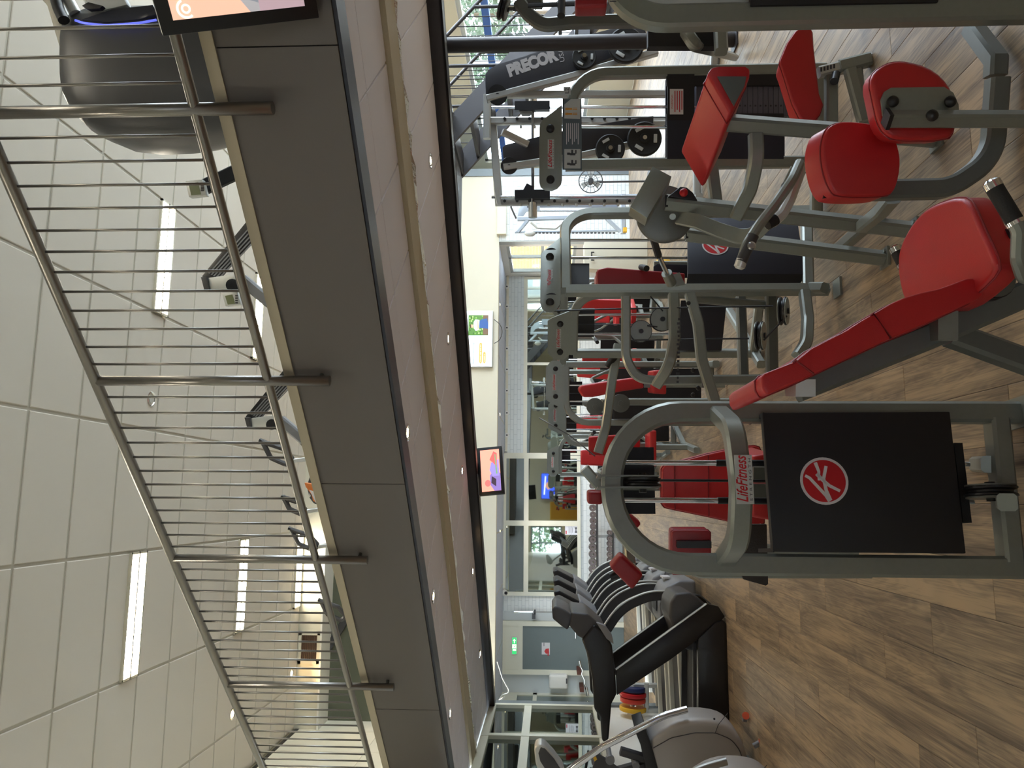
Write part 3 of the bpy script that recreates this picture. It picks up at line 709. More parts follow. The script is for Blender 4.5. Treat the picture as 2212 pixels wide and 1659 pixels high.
# weight stack, rods and cable behind the sheet
for k in range(14):
    z = .2+.03*k; c = Q(1800, 1043, .06); build(MB().box((c.x, c.y, z), (.26, .09, .027), ax=(E1, -N1, UZ)), 'weight_plate', RUBBER, m1, smooth=0)
for y in (1000, 1081):
    c = Q(1500, y, .06); build(MB().cyl((c.x, c.y, tz-.03), (c.x, c.y, .15), .0095, 12), 'guide_rod', CHROME, m1)
    build(MB().cyl((c.x, c.y, .985), (c.x, c.y, .72), .012, 12), 'rod_sleeve', BLACK, m1)
c = Q(1500, 1038, .06); build(MB().cyl((c.x, c.y, tz-.12), (c.x, c.y, .6), .0045, 8), 'cable', BLACK, m1)
pq = Q(1388, 1043, -.0)
build(MB().lathe(pq-E1*.013, E1, [(0, .062), (.007, .06), (.011, .05), (.015, .05), (.019, .06), (.026, .062)], 24), 'top_pulley', BLACK, m1)
for s in (-1, 1):
    c = pq+E1*s*.0185; build(MB().box((c.x, c.y, tz-.05), (.005, .1, .2), ax=(E1, N1, UZ)), 'pulley_cheek', STEEL, m1, smooth=0)
    build(MB().cyl(c, c+E1*s*.014, .013, 12), 'cheek_bolt', BLACK, m1)
build(MB().prism([Q(1338, 966, .1), Q(1412, 966, .1), Q(1416, 1110, .1), Q(1340, 1110, .1)], -N1*.006), 'pulley_shield', SHROUD, m1, smooth=0)
build(MB().prism([Q(1331, 978, .05), Q(1340, 978, .05), Q(1342, 1103, .05), Q(1333, 1103, .05)], -N1*.04), 'rod_bracket', STEEL, m1, smooth=0)
# base
build(MB().bar([Q(2152, 905), Q(2183, 1215)], .07, .06, n=UZ), 'base_crossbar', STEEL, m1)
c0, c1_ = Q(2140, 1003), Q(2085, 1003, .75); build(MB().bar([c0, c1_], .055, .055, n=UZ), 'base_tube', STEEL, m1)
pulley(m1, Q(2140, 1062, -.09), E1, .075, 'floor_pulley')
build(MB().bar([Q(2170, 1085, -.02), Q(2176, 1085, -.3)], .05, .05, n=UZ), 'base_foot', STEEL, m1)
for c in (bL, bR): build(MB().box((c.x, c.y, .005), (.1, .16, .01), ax=(E1, N1, UZ)), 'floor_flange', STEEL, m1, smooth=0)

# ---------------------------------------------------------------- seat station behind the tower (back pad seen between its rods)
chs = thing('chest_machine', 'red padded chest machine seen through the hoop of the nearest weight tower', 'gym machine', (.1, 3.7, 0))
def R_(x, y, d=3.6): return P(x, y, d)
bo = [(1429, 1014), (1429, 1088), (1436, 1097), (1458, 1102), (1531, 1117), (1572, 1126), (1600, 1131), (1642, 1138), (1652, 1130), (1655, 1060), (1650, 985), (1641, 966), (1630, 963), (1598, 966), (1529, 981), (1458, 1000), (1436, 1005)]
bp = pad([R_(*p) for p in bo], F0*.07, 'back_pad', RED, chs, .015)
for x, a, b in ((1457, 999, 1103), (1530, 981, 1117)): build(MB().pipe([R_(x, a+2)+BK*.0005, R_(x+1, b-2)+BK*.0005], .003, nn=6), 'seam', PIPING, bp)
build(MB().bar([R_(1490, 1050, 3.72), R_(1800, 1055, 3.72)], .06, n=F0), 'back_post', STEEL, chs)
st_ = pad([P(1625, 985, 3.3), P(1625, 1118, 3.3), P(1668, 1125, 3.3), P(1668, 978, 3.3)], F0*.35, 'seat', RED, chs, .015, seam=False)
for y in (1025, 1062): build(MB().box(P(1640, y, 3.05), (.06, .03, .05), ax=(RT, F0, UZ)), 'hinge_bracket', STEELD, chs, smooth=0)
build(MB().bar([P(1660, 1052, 3.45), FL(1700, 1052, .06)+F0*.1], .07, n=F0), 'seat_post', STEEL, chs)
fp = [(1600, 1133), (1600, 1240), (1606, 1252), (1655, 1266), (1660, 1262), (1657, 1133)]
build(MB().prism([P(x, y, 2.98) for x, y in fp], F0*.02), 'foot_paddle', mat('worn dark rubber', (52, 46, 44), .75, bump=.3, bscale=200), chs, bevel=.004)
for x in (1618, 1643): build(MB().cyl(P(x, 1135, 3.0), P(x, 1190, 3.0)+F0*.1, .009, 8), 'paddle_rod', LIGHTST, chs)
build(MB().bar([P(1630, 1190, 3.12), P(1850, 1190, 3.12)], .05, n=F0), 'paddle_post', STEEL, chs)
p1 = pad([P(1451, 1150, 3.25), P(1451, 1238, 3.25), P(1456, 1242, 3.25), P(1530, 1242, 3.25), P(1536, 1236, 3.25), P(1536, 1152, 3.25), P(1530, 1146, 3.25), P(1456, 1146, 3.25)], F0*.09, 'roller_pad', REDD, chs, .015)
pad([P(1449, 1147, 3.36), P(1449, 1240, 3.36), P(1512, 1242, 3.36), P(1512, 1147, 3.36)], F0*.08, 'roller_pad', RED, chs, .015, seam=False)
build(MB().prism([P(1463, 1170, 3.22), P(1463, 1184, 3.22), P(1537, 1184, 3.22), P(1537, 1170, 3.22)], F0*.03), 'pad_bracket', BLACK, chs, smooth=0)
build(MB().bar([P(1490, 1182, 3.42), P(1490, 1235, 3.42), P(1880, 1235, 3.42)], .05, n=F0, rad=.06), 'roller_arm', STEEL, chs)
for pts, d, lab in (([(1342, 1198), (1391, 1243), (1366, 1276), (1317, 1226)], 3.35, 0), ([(1358, 1108), (1387, 1132), (1352, 1166), (1322, 1140)], 3.45, 1), ([(1269, 1062), (1269, 1090), (1302, 1091), (1302, 1062)], 3.5, 2)):
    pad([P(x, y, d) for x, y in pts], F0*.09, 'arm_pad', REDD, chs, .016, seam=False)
build(MB().bar([P(1262, 1012, 3.62), P(1297, 1052, 3.62), P(1296, 1078, 3.6)], .05, n=F0), 'swing_arm', STEEL, chs)
build(MB().bar([P(1362, 1222, 3.47), P(1358, 1176, 3.55), P(1333, 1130, 3.6), P(1322, 1090, 3.68), P(1340, 1050, 3.72), P(1480, 1050, 3.76)], .045, n=F0, rad=.08), 'swing_arm', STEEL, chs)
build(MB().cyl(P(1318, 1247, 3.4), P(1345, 1238, 3.4), .018, 12), 'handle_grip', BLACK, chs)

# ---------------------------------------------------------------- M2: bench with deep red seat, lower right
m2 = thing('reclined_bench', 'red padded bench with round seat and reclining backrest beside the nearest tower', 'gym machine', (.45, 2.1, 0))
Y2 = P(1900, 700, 1.9).y
prof = [(1646, 838), (1644, 816), (1652, 806), (1719, 780), (1752, 753), (1790, 733), (1828, 714), (1860, 693), (1891, 675), (1925, 655), (1955, 642), (1992, 631), (2030, 623), (2062, 611), (2089, 601), (2102, 600), (2112, 608), (2124, 626), (2124, 637), (2115, 645), (2005, 697), (1916, 735), (1830, 775), (1780, 799), (1715, 829), (1662, 851), (1654, 851)]
bk = pad([PY(x, y, Y2) for x, y in prof], V((0, .34, 0)), 'backrest', RED, m2, .016, 'red backrest with stitched cross seams')
for (xa, ya), (xb, yb) in (((1719, 779), (1758, 808)), ((1886, 677), (1925, 731))):
    a, b = PY(xa, ya, Y2), PY(xb, yb, Y2)
    build(MB().pipe([b, a, a+V((-.004, 0, .004)), a+V((-.004, .34, .004))], .0032, nn=6, n=V((1, 0, 1))), 'seam', PIPING, bk)
seat_o = [(2086, 428), (2060, 427), (2043, 432), (2016, 442), (1992, 457), (1971, 480), (1955, 507), (1944, 532), (1939, 557), (1939, 585), (1942, 610), (1950, 643), (1965, 672), (1990, 685), (2060, 668), (2110, 630), (2150, 588), (2149, 565), (2142, 545), (2128, 515), (2114, 485), (2102, 455)]
stp = [FL(x, y, .52) for x, y in rounded(seat_o)]
pad(stp, V((0, 0, -.065)), 'seat', RED, m2, .018, 'rounded red seat pad')
build(MB().bar([P(1718, 842, 2.08), P(1992, 732, 2.08), P(2250, 620, 2.08)], .07, .06, n=V((0, 1, 0))), 'back_rail', STEELD, m2)
build(MB().box(P(1728, 838, 2.05), (.045, .09, .05), ax=(RT, F0, UZ)), 'rail_bracket', LIGHTST, m2, smooth=0)
build(MB().box(P(2030, 706, 2.05), (.075, .085, .05), ax=(RT, F0, UZ)), 'rail_bracket', STEEL, m2, smooth=0)
build(MB().bar([P(2052, 722, 2.12), P(2300, 812, 2.12)], .062, .06, n=V((0, 1, 0))), 'rear_leg', STEELD, m2)
c = FL(2110, 555, .44); build(MB().box((c.x, c.y, .44), (.2, .2, .03)).bar([V((c.x, c.y, .44)), V((c.x+.08, c.y-.02, .01))], .07, n=V((0, 1, 0))), 'seat_post', STEELD, m2, smooth=0)
pulley(m2, P(2142, 606, 1.98), V((0, 1, 0)), .05, 'seat_pulley')
for xa, ya, xb, yb, d, nm in ((2141, 394, 2192, 478, 1.78, 0), (1934, 536, 1952, 570, 2.35, 1)):
    g0, g1 = P(xa, ya, d), P(xb, yb, d-.02); t = (g1-g0).normalized()
    hg = build(MB().cyl(g0+t*.012, g1, .0185, 18), 'handle_grip', RUBBER, m2)
    build(MB().lathe(g0+t*.016, -t, [(0, .0192), (.016, .0192), (.021, .013)], 18), 'grip_cap', CHROME, hg, 'chrome end cap')
    build(MB().cyl(g1, g1+t*.009, .0205, 18), 'grip_collar', CHROME, hg)
build(MB().pipe([P(2190, 476, 1.76), P(2203, 500, 1.76), P(2200, 560, 1.78), P(2212, 600, 1.82), P(2270, 600, 1.85)], .017, rad=.04, n=F0), 'handle_tube', STEEL, m2)
build(MB().box(P(2178, 520, 1.9), (.05, .06, .03), ax=(RT, F0, UZ)), 'handle_socket', BLACK, m2, smooth=0)

# ---------------------------------------------------------------- M3: arm curl machine, upper centre
m3 = thing('arm_curl_machine', 'arm curl machine with sloping red elbow pad and bent lever handles', 'gym machine', (1.3, 3.6, 0))
TD = 4.4
def T(x, y, off=0.): return P(x, y, TD+off)
def ground(p, z=0.): return V((p.x, p.y, z))
r0, l0 = T(1600, 153), T(1600, 352)
zc = T(1233, 300).z
build(MB().bar([ground(r0), V((r0.x, r0.y, zc)), V((l0.x, l0.y, zc))], .062, .055, n=F0, rad=.2, seg=8).bar([V((l0.x, l0.y, zc+.03)), ground(l0)], .062, .055, n=F0), 'tower_frame', STEEL, m3)
pl3 = [(1214, 226), (1172, 259), (1166, 268), (1165, 282), (1165, 393), (1168, 404), (1178, 411), (1192, 412), (1204, 407), (1212, 398), (1214, 388)]
tp = build(MB().prism([T(x, y, -.045) for x, y in pl3], F0*.012), 'pulley_plate', STEEL, m3, bevel=.002)
build(MB().prism([T(x, y, .04) for x, y in pl3], F0*.012), 'pulley_plate', STEEL, m3, bevel=.002)
for y in (278, 388):
    c = T(1189, y, -.046); build(MB().lathe(c, BK, [(0, .024), (.012, .022), (.018, .013)], 16), 'cap_bolt', BLACK, tp)
    pulley(m3, T(1193, y, .0), F0, .052, cover=False)
brand_plate(tp, T(1190, 333, -.0465), .165, .036)
cb = build(MB().prism([T(1215, 213, -.04), T(1215, 366, -.04), T(1257, 368, -.04), T(1256, 213, -.04)], F0*.004), 'instruction_board', STICKD, m3, 'slate instruction board with exercise stickers')
build(MB().prism([T(1219, 226, -.0405), T(1219, 256, -.0405), T(1253, 257, -.0405), T(1253, 214, -.0405), T(1233, 214, -.0405)], BK*.001), 'sticker', STICK, cb, smooth=0)
build(MB().prism([T(1219, 322, -.0405), T(1219, 364, -.0405), T(1254, 364, -.0405), T(1254, 322, -.0405)], BK*.001), 'sticker', STICK, cb, smooth=0)
mb = MB()
for y0 in (235, 246):                                # two small muscle figures
    for (a, b, w, h) in ((1224, y0, 6, 5), (1231, y0, 10, 4), (1242, y0-1.6, 10, 1.6), (1242, y0+1.6, 10, 1.6)): mb.add([T(a-w/2, b-h/2, -.042), T(a+w/2, b-h/2, -.042), T(a+w/2, b+h/2, -.042), T(a-w/2, b+h/2, -.042)], [(0, 1, 2, 3)])
build(mb, 'figure_print', PILL, cb, smooth=0)
mb = MB()
for y0 in (332, 354):
    for (a, b, w, h) in ((1228, y0, 6, 5), (1237, y0+1, 12, 5), (1244, y0-4, 3, 8), (1236, y0-5, 4, 7)): mb.add([T(a-w/2, b-h/2, -.042), T(a+w/2, b-h/2, -.042), T(a+w/2, b+h/2, -.042), T(a-w/2, b+h/2, -.042)], [(0, 1, 2, 3)])
build(mb, 'figure_print', INK, cb, smooth=0)
mb = MB()
for k in range(7): mb.add([T(1223+4.2*k, 266, -.042), T(1224.5+4.2*k, 266, -.042), T(1224.5+4.2*k, 312-(k % 3)*6, -.042), T(1223+4.2*k, 312-(k % 3)*6, -.042)], [(0, 1, 2, 3)])
build(mb, 'printed_lines', LOGOW, cb, smooth=0)
l2 = build(quad(T(1225, 196, -.04), RT, UZ, .045, .04), 'letter_sticker', STICK, m3, smooth=0); text('L2', T(1225, 196, -.043), RT, UZ, .032, INK, l2, 'letters')
# shroud and open weight stack
build(MB().prism([T(1449, 157, .09), T(1438, 172, .09), T(1438, 345, .09), T(1695, 345, .09), T(1695, 157, .09)], F0*.02), 'shroud_back', NAVY, m3, smooth=0)
for y in (172, 258): build(MB().prism([T(1440, y-13, -.02), T(1440, y+13, -.02), T(1693, y+13, -.02), T(1693, y-13, -.02)], F0*.012), 'shroud_strip', SHROUD, m3, smooth=0)
build(MB().prism([T(1441, 260, -.03), T(1441, 343, -.03), T(1693, 343, -.03), T(1693, 260, -.03)], F0*.02), 'shroud_side', NAVY, m3, smooth=0)
build(MB().prism([T(1442, 160, -.03), T(1442, 260, -.03), T(1500, 260, -.03), T(1500, 160, -.03)], F0*.012), 'shroud_top', SHROUD, m3, smooth=0)
w_ = build(MB().prism([T(1447, 192, -.033), T(1447, 247, -.033), T(1476, 247, -.033), T(1476, 192, -.033)], F0*.002), 'warning_sticker', LOGOW, m3, smooth=0)
text('WARNING', T(1452, 220, -.0345), RT, UZ, .012, LOGOR, w_, 'print', width=.08)
mb = MB()
for k in range(4): mb.add([T(1457+5*k, 196, -.0345), T(1459+5*k, 196, -.0345), T(1459+5*k, 242-5*(k % 2), -.0345), T(1457+5*k, 242-5*(k % 2), -.0345)], [(0, 1, 2, 3)])
build(mb, 'printed_lines', LOGOR, w_, smooth=0)
for k in range(19):
    x = 1507+11*k; a = T(x, 220, .035)
    o = build(MB().box(a, (.185, .07, .0265), ax=(RT, F0, UZ)), 'weight_plate', mat('weight stack grey', (88, 88, 100), .5), m3, smooth=0)
    build(MB().cyl(a+BK*.0355-RT*.035, a+BK*.037-RT*.035, .005, 8), 'pin_hole', BLACK, o)
for y in (231, 274): build(MB().cyl(T(1240, y, .02), T(1520, y, .02), .0085, 10), 'guide_rod', CHROME, m3)
build(MB().cyl(T(1210, 254, .02), T(1500, 254, .02), .0035, 6), 'cable', BLACK, m3)
build(MB().bar([T(1770, 160), T(1770, 352)], .06, n=UZ), 'tower_base', STEEL, m3)
build(MB().bar([ground(T(1790, 352), .05), ground(T(1790, 352), .05)-RT*.28], .06, n=UZ), 'base_foot', STEEL, m3)
# floor posts of the curl station
for nm, a, b, dd in (('front', (1438, 437), (1942, 497), 3.34), ('rear', (1482, 505), (1880, 558), 3.62), ('middle', (1558, 264), (2008, 300), 3.15)):
    p0, p1 = P(a[0], a[1], dd), P(b[0], b[1], dd); p1.z = .012
    o = build(MB().bar([p0, p1], .06, .06, n=(F0+RT*.8).normalized()), 'station_post', STEEL, m3)
    build(MB().box(p0, (.05, .05, .012), ax=(RT, F0, UZ)), 'end_cap', BLACK, o, smooth=0)
    foot_flange(m3, (p1.x, p1.y, 0), .09, .09)
f1, f2 = FL(1800, 548, .1), FL(1860, 492, .1)
build(MB().bar([FL(1800, 548, .12), FL(1868, 490, .12), FL(1936, 420, .12)], .055, n=UZ, rad=.1), 'base_tube', STEEL, m3)
build(MB().bar([P(1862, 490, 3.3), P(1905, 455, 3.0), P(1930, 424, 2.7)], .05, n=UZ, rad=.1), 'base_tube', STEEL, m3)
build(MB().bar([P(1775, 414, 2.68), P(2050, 408, 2.68), FL(2142, 345, .06), FL(2155, 170, .06)], .065, .06, n=F0, rad=.16, seg=8), 'seat_post', STEELD, m3)
build(MB().box(P(1777, 414, 2.66), (.055, .05, .012), ax=(RT, F0, UZ)), 'end_cap', BLACK, m3, smooth=0)
so_ = [(1782, 297), (1790, 276), (1806, 265), (1830, 261), (1870, 264), (1905, 272), (1925, 284), (1938, 305), (1946, 335), (1946, 365), (1940, 395), (1932, 414), (1920, 421), (1860, 424), (1812, 421), (1800, 411), (1788, 385), (1780, 350), (1778, 320)]
pad([P(x, y, 2.6) for x, y in rounded(so_)], (F0*.8+UZ*.5-RT*.15)*.085, 'seat', RED, m3, .018, 'red half-round seat pad')
build(MB().bar([T(1795, 165, -.6), T(1795, 268, -.6)], .055, n=UZ).bar([P(1835, 150, 3.7), P(1865, 262, 3.7)], .05, n=UZ), 'crossbar', STEEL, m3)
# preacher pad: triangular wedge
e0 = [(1528, 158), (1536, 145), (1553, 141), (1611, 141), (1622, 150), (1620, 165), (1586, 234), (1578, 244)]
ev = P(1472, 328, 3.3)-P(1530, 158, 3.05)
pp = pad([P(x, y, 3.05) for x, y in e0], ev, 'elbow_pad', RED, m3, .018, 'long wedge shaped red elbow pad', seam=False)
pts = [P(x, y, 3.05)+ev*.13 for x, y in e0]; cc = sum(pts, V())/len(pts)
build(MB().sweep([cc+(p-cc)*1.006 for p in pts], circprof(.003, 6), ev.normalized(), closed=True), 'piping', PIPING, pp)
build(MB().prism([P(1549, 166, 3.045), P(1612, 166, 3.045), P(1608, 186, 3.045), P(1585, 230, 3.045)], BK*.004), 'end_plate', STEELD, pp, smooth=0)
build(MB().bar([P(1533, 330, 3.42), P(1548, 450, 3.38)], .05, n=F0), 'pad_arm', STEEL, m3)
build(MB().bar([P(1632, 290, 3.16), P(1634, 345, 3.16), P(1620, 410, 3.22), P(1590, 468, 3.32)], .055, .05, n=F0, rad=.15), 'bowed_arm', STEEL, m3)
# cam disc, counterweight, lever
cam_c = P(1436, 463, 3.5); build(MB().lathe(cam_c+F0*.02, BK, [(0, .128), (.014, .13), (.03, .128), (.034, .118), (.034, .02)], 40), 'cam_disc', STEELD, m3)
build(MB().cyl(P(1453, 468, 3.42), P(1453, 468, 3.34), .014, 12), 'cam_stop', STEEL, m3)
cw = [(1410, 359), (1451, 381), (1398, 471), (1361, 447)]
build(MB().prism([P(x, y, 3.2) for x, y in cw], F0*.07+RT*-.02), 'counterweight', STEEL, m3, bevel=.003)
bb = build(MB().prism([P(x, y, 3.29) for x, y in ((1444, 424), (1470, 403), (1484, 405), (1497, 416), (1507, 433))], F0*.03), 'pivot_bearing', BLACK, m3, bevel=.003)
build(MB().ball(P(1477, 416, 3.27), .018, 14), 'red_knob', LOGOR, m3, 'glossy red ball knob')
lv = [(1466, 470, 3.36), (1505, 478, 3.3), (1552, 497, 3.24), (1600, 512, 3.2), (1628, 508, 3.18), (1655, 480, 3.14), (1690, 435, 3.1), (1725, 365, 3.06)]
build(MB().bar([P(*p) for p in lv], .062, .02, n=F0, rad=.1), 'lever_plate', STEEL, m3)
build(MB().pipe([P(1728, 352, 3.02), P(1728, 372, 3.02), P(1706, 432, 3.0), P(1690, 462, 2.98), P(1672, 478, 2.96), P(1657, 485, 2.95)], .021, rad=.08, n=F0), 'lever_handle', LIGHTST, m3)
build(MB().cyl(P(1676, 474, 2.955), P(1657, 485, 2.945), .0215, 14), 'handle_grip', RUBBER, m3)
build(MB().pipe([P(1728, 352, 3.02), P(1712, 388, 2.95), P(1676, 440, 2.93), P(1640, 486, 2.92), P(1612, 530, 2.92), P(1597, 577, 2.92)], .019, rad=.1, n=F0), 'lever_handle', STEEL, m3)
build(MB().cyl(P(1628, 508, 2.915), P(1601, 566, 2.915), .0208, 14), 'handle_grip', DGREY, m3)
build(MB().lathe(P(1603, 560, 2.915), P(1597, 577, 2.92)-P(1603, 560, 2.915), [(0, .021), (.03, .021), (.038, .012)], 14), 'grip_cap', LIGHTST, m3)
build(MB().lathe(P(1622, 532, 2.9), BK, [(-.02, .016), (.012, .016), (.016, .011)], 14), 'lever_bolt', CHROME, m3)
build(MB().box(P(1704, 410, 3.06), (.05, .03, .05), ax=(RT, F0, UZ)), 'grip_clamp', BLACK, m3, smooth=0)
# slide with numbered sleeve and the small red pad
sl3 = build(MB().bar([P(1768, 157, 3.8), P(1908, 121, 3.8)], .05, n=F0), 'pad_slide', LIGHTST, m3)
build(MB().bar([P(1812, 146, 3.79), P(1878, 129, 3.79)], .062, n=F0), 'slide_sleeve', STEEL, m3)
for k in range(5): build(MB().box(P(1774+7*k, 150-1.8*k, 3.772), (.02, .002, .008), ax=(RT, F0, UZ)), 'number_mark', INK, sl3, smooth=0)
build(MB().cyl(P(1806, 160, 3.77), P(1802, 176, 3.74), .02, 12), 'knob', BLACK, m3)
build(MB().bar([P(1845, 140, 3.8), P(1852, 200, 3.8), P(1872, 262, 3.75)], .06, n=F0), 'slide_post', STEEL, m3)
sp = [(1686, 126), (1700, 92), (1718, 66), (1730, 59), (1750, 57), (1756, 66), (1758, 100), (1770, 200), (1779, 222), (1772, 244), (1758, 259), (1734, 262), (1726, 250), (1712, 222), (1690, 150), (1684, 135)]
pad([P(x, y, 3.75) for x, y in sp], (F0*.5-RT*.3)*.14, 'side_pad', RED, m3, .022, 'tapering red pad on numbered slide')

# ---------------------------------------------------------------- back pad post, far right front
pb = thing('pad_post', 'round red pad with grey bolt plate on a square post, back towards viewer', 'gym machine', ground(P(2200, 258, 2.45)))
ro = [(1965, 133), (2005, 144), (2038, 167), (2058, 197), (2066, 240), (2065, 281), (2051, 302), (1932, 303), (1908, 285), (1896, 260), (1888, 222), (1879, 178), (1889, 153), (1917, 136), (1940, 131)]
rv = P(1876, 205, 2.58)-P(1896, 190, 2.45)
pad([P(x, y, 2.45) for x, y in rounded(ro)], rv, 'round_pad', RED, pb, .018)
bo_ = [(1907, 250), (1903, 215), (1910, 198), (1925, 189), (2040, 187), (2060, 200), (2071, 225), (2073, 250)]
bl_ = build(MB().prism([P(x, y, 2.44) for x, y in bo_], F0*.008), 'bolt_plate', STEEL, pb, bevel=.002)
for x, y in ((1928, 220), (2052, 220), (2013, 250)):
    build(MB().lathe(P(x, y, 2.425 if y < 240 else 2.36), BK, [(0, .018), (.006, .0175), (.012, .012), (.015, .004)], 18), 'dome_bolt', BLACK, bl_)
pn = (F0+RT*1.0).normalized()
build(MB().bar([P(1918, 257, 2.41), P(2330, 257, 2.41)], .044, .044, n=pn), 'square_post', STEEL, pb)
build(MB().box(P(1917, 257, 2.408), (.048, .048, .012), ax=(pn.cross(UZ), pn, UZ)), 'end_cap', BLACK, pb, smooth=0)
build(MB().bar([FL(2150, 165, .06), FL(2152, 130, .06), FL(2100, 60, .06)], .06, n=UZ), 'base_tube', STEELD, pb)
# ================================================================== SECOND ROW OF TOWERS
# ---------------------------------------------------------------- M4
m4 = thing('pulldown_machine', 'grey tower machine with dark shroud and open floor pulleys, left of the arm curl lever', 'gym machine', (.95, 4.4, 0))
def D4(y): return 4.3+.35*(625-y)/165
def G(x, y, off=0.): return P(x, y, D4(y)+off)
e4 = G(1400, 460)-G(1400, 625); e4.z = 0; e4.normalize(); n4 = e4.cross(UZ)
l4, r4 = ground(G(1600, 626)), ground(G(1600, 458)); z4 = G(1222, 600).z
build(MB().bar([V((l4.x, l4.y, 0.02)), V((l4.x, l4.y, z4))], .062, .055, n=n4).bar([V((l4.x, l4.y, z4)), V((r4.x, r4.y, z4)), r4], .062, .055, n=n4, rad=.17, seg=8), 'tower_frame', STEEL, m4)
p4 = [(1211, 512), (1168, 547), (1167, 656), (1171, 667), (1180, 674), (1191, 675), (1202, 669), (1209, 658), (1211, 638)]
t4 = build(MB().prism([G(x, y, -.045) for x, y in p4], F0*.012), 'pulley_plate', STEEL, m4, bevel=.002)
build(MB().prism([G(x, y, .04) for x, y in p4], F0*.012), 'pulley_plate', STEEL, m4, bevel=.002)
for y in (555, 653):
    build(MB().lathe(G(1188, y, -.046), BK, [(0, .024), (.012, .022), (.018, .013)], 16), 'cap_bolt', BLACK, t4); pulley(m4, G(1191, y, 0), F0, .05, cover=False)
brand_plate(t4, G(1188, 604, -.047), .15, .034, e4)
build(MB().prism([G(1229, 569, .05), G(1229, 619, .05), G(1273, 619, .05), G(1273, 569, .05)], F0*.02), 'pulley_shield', SHROUD, m4, smooth=0)
build(MB().prism([G(1486, 470, -.03), G(1486, 592, -.03), G(1740, 592, -.03), G(1722, 470, -.03)], -n4*.03), 'shroud', NAVY, m4, bevel=.004)
build(MB().prism([G(1486, 592, -.03), G(1483, 614, .02), G(1728, 614, .02), G(1740, 592, -.03)], F0*.004), 'shroud_side', SHROUD, m4, smooth=0)
emblem(m4, G(1545, 530, -.034), .075, e4)
for y in (519, 557): build(MB().cyl(G(1232, y, .03), G(1500, y, .03), .009, 10), 'guide_rod', CHROME, m4)
build(MB().cyl(G(1200, 537, .03), G(1500, 537, .03), .0035, 6), 'cable', BLACK, m4)
build(MB().bar([G(1745, 622), G(1742, 480)], .06, n=UZ), 'tower_base', STEEL, m4)
ff = P(1778, 622, 4.3); build(MB().bar([P(1745, 622, 4.32), P(1782, 622, 4.2)], .055, n=F0), 'base_foot', STEEL, m4)
build(MB().box(ground(P(1785, 622, 4.2), .006), (.1, .1, .012)), 'floor_flange', STEEL, m4, smooth=0)
# station tubes
zq = 4.25
build(MB().bar([P(1352, 640, zq), P(1352, 775, zq), P(1376, 818, zq), P(1420, 822, zq)], .05, n=F0, rad=.16, seg=8), 'loop_tube', STEEL, m4)
build(MB().bar([P(1455, 636, 4.22), P(1457, 730, 4.15), P(1446, 790, 4.12), P(1418, 832, 4.2)], .058, .05, n=F0, rad=.16, seg=8), 'bowed_tube', STEEL, m4)
mb = MB(); rg = random.Random(8)
for k in range(16): c = P(1466-.2*k, 690+9*k, 4.11 if k < 6 else 4.09); mb.box(c+BK*.012, (.012, .004, .008+.012*rg.random()), ax=(RT, F0, UZ))
build(mb, 'worn_scratches', INK, m4, smooth=0)['kind'] = 'stuff'
build(MB().bar([P(1490, 636, 4.2), P(1508, 700, 4.12), P(1516, 780, 4.05), P(1545, 872, 3.98)], .055, .045, n=F0, rad=.2, seg=8), 'lever_arm', STEEL, m4)
for x, y in ((1487, 655), (1497, 800), (1508, 838), (1497, 853)): build(MB().lathe(P(x, y, 3.98 if y > 700 else 4.14), BK, [(0, .012), (.008, .011), (.012, .005)], 12), 'cap_bolt', BLACK, m4)
pv = [(1514, 790), (1532, 800), (1541, 812), (1537, 826), (1526, 835), (1518, 838)]
b4 = build(MB().prism([P(x, y, 4.05) for x, y in pv], F0*.03), 'pivot_bearing', BLACK, m4, bevel=.003)
build(MB().cyl(P(1528, 812, 4.05), P(1528, 812, 4.03), .02, 16), 'shaft_end', CHROME, b4)
pt_ = [P(1415, 822, 4.26), P(1660, 818, 4.26)]; build(MB().bar([pt_[0], ground(pt_[1], .02)], .055, n=F0), 'station_post', STEEL, m4)
build(MB().bar([P(1665, 640, 4.4), P(1668, 830, 4.3)], .06, n=UZ).bar([P(1600, 640, 4.7), P(1606, 820, 4.5)], .055, n=UZ), 'base_crossbar', STEELD, m4)
build(MB().bar([P(1738, 632, 4.2), P(1745, 690, 4.1), P(1742, 740, 4.0), P(1722, 770, 3.96)], .055, n=F0, rad=.2), 'bowed_base', STEEL, m4)
build(MB().bar([P(1495, 645, 4.32), P(1660, 660, 4.42)], .045, n=F0), 'tie_bar', STEEL, m4)
for (x, y, d, ax, r, nm) in ((1692, 672, 4.05, F0*.5+UZ, .075, 'floor_pulley'), (1642, 725, 4.15, F0*.5+UZ, .078, 'floor_pulley'), (1430, 690, 4.3, F0, .068, 'cable_pulley'), (1384, 716, 4.3, F0, .062, 'cable_pulley')):
    pulley(m4, P(x, y, d), ax, r, nm, pm=STEEL)
build(MB().pipe([P(1192, 672, 4.3), P(1300, 668, 4.28), P(1670, 661, 4.05)], .0045, nn=6, n=F0).pipe([P(1700, 682, 4.0), P(1650, 735, 4.08)], .0045, nn=6, n=F0).pipe([P(1618, 731, 4.12), P(1364, 735, 4.26)], .0045, nn=6, n=F0).pipe([P(1405, 640, 4.26), P(1432, 672, 4.26)], .004, nn=6, n=F0).pipe([P(1398, 703, 4.26), P(1420, 706, 4.26)], .004, nn=6, n=F0), 'cable', BLACK, m4)
rd = build(MB().pipe([P(1408, 505, 3.6), P(1422, 552, 3.8)], .018, nn=10, n=F0), 'gas_rod_cover', BLACK, m4)
build(MB().pipe([P(1422, 550, 3.8), P(1444, 598, 4.05)], .013, nn=10, n=F0), 'link_rod', CHROME, m4)
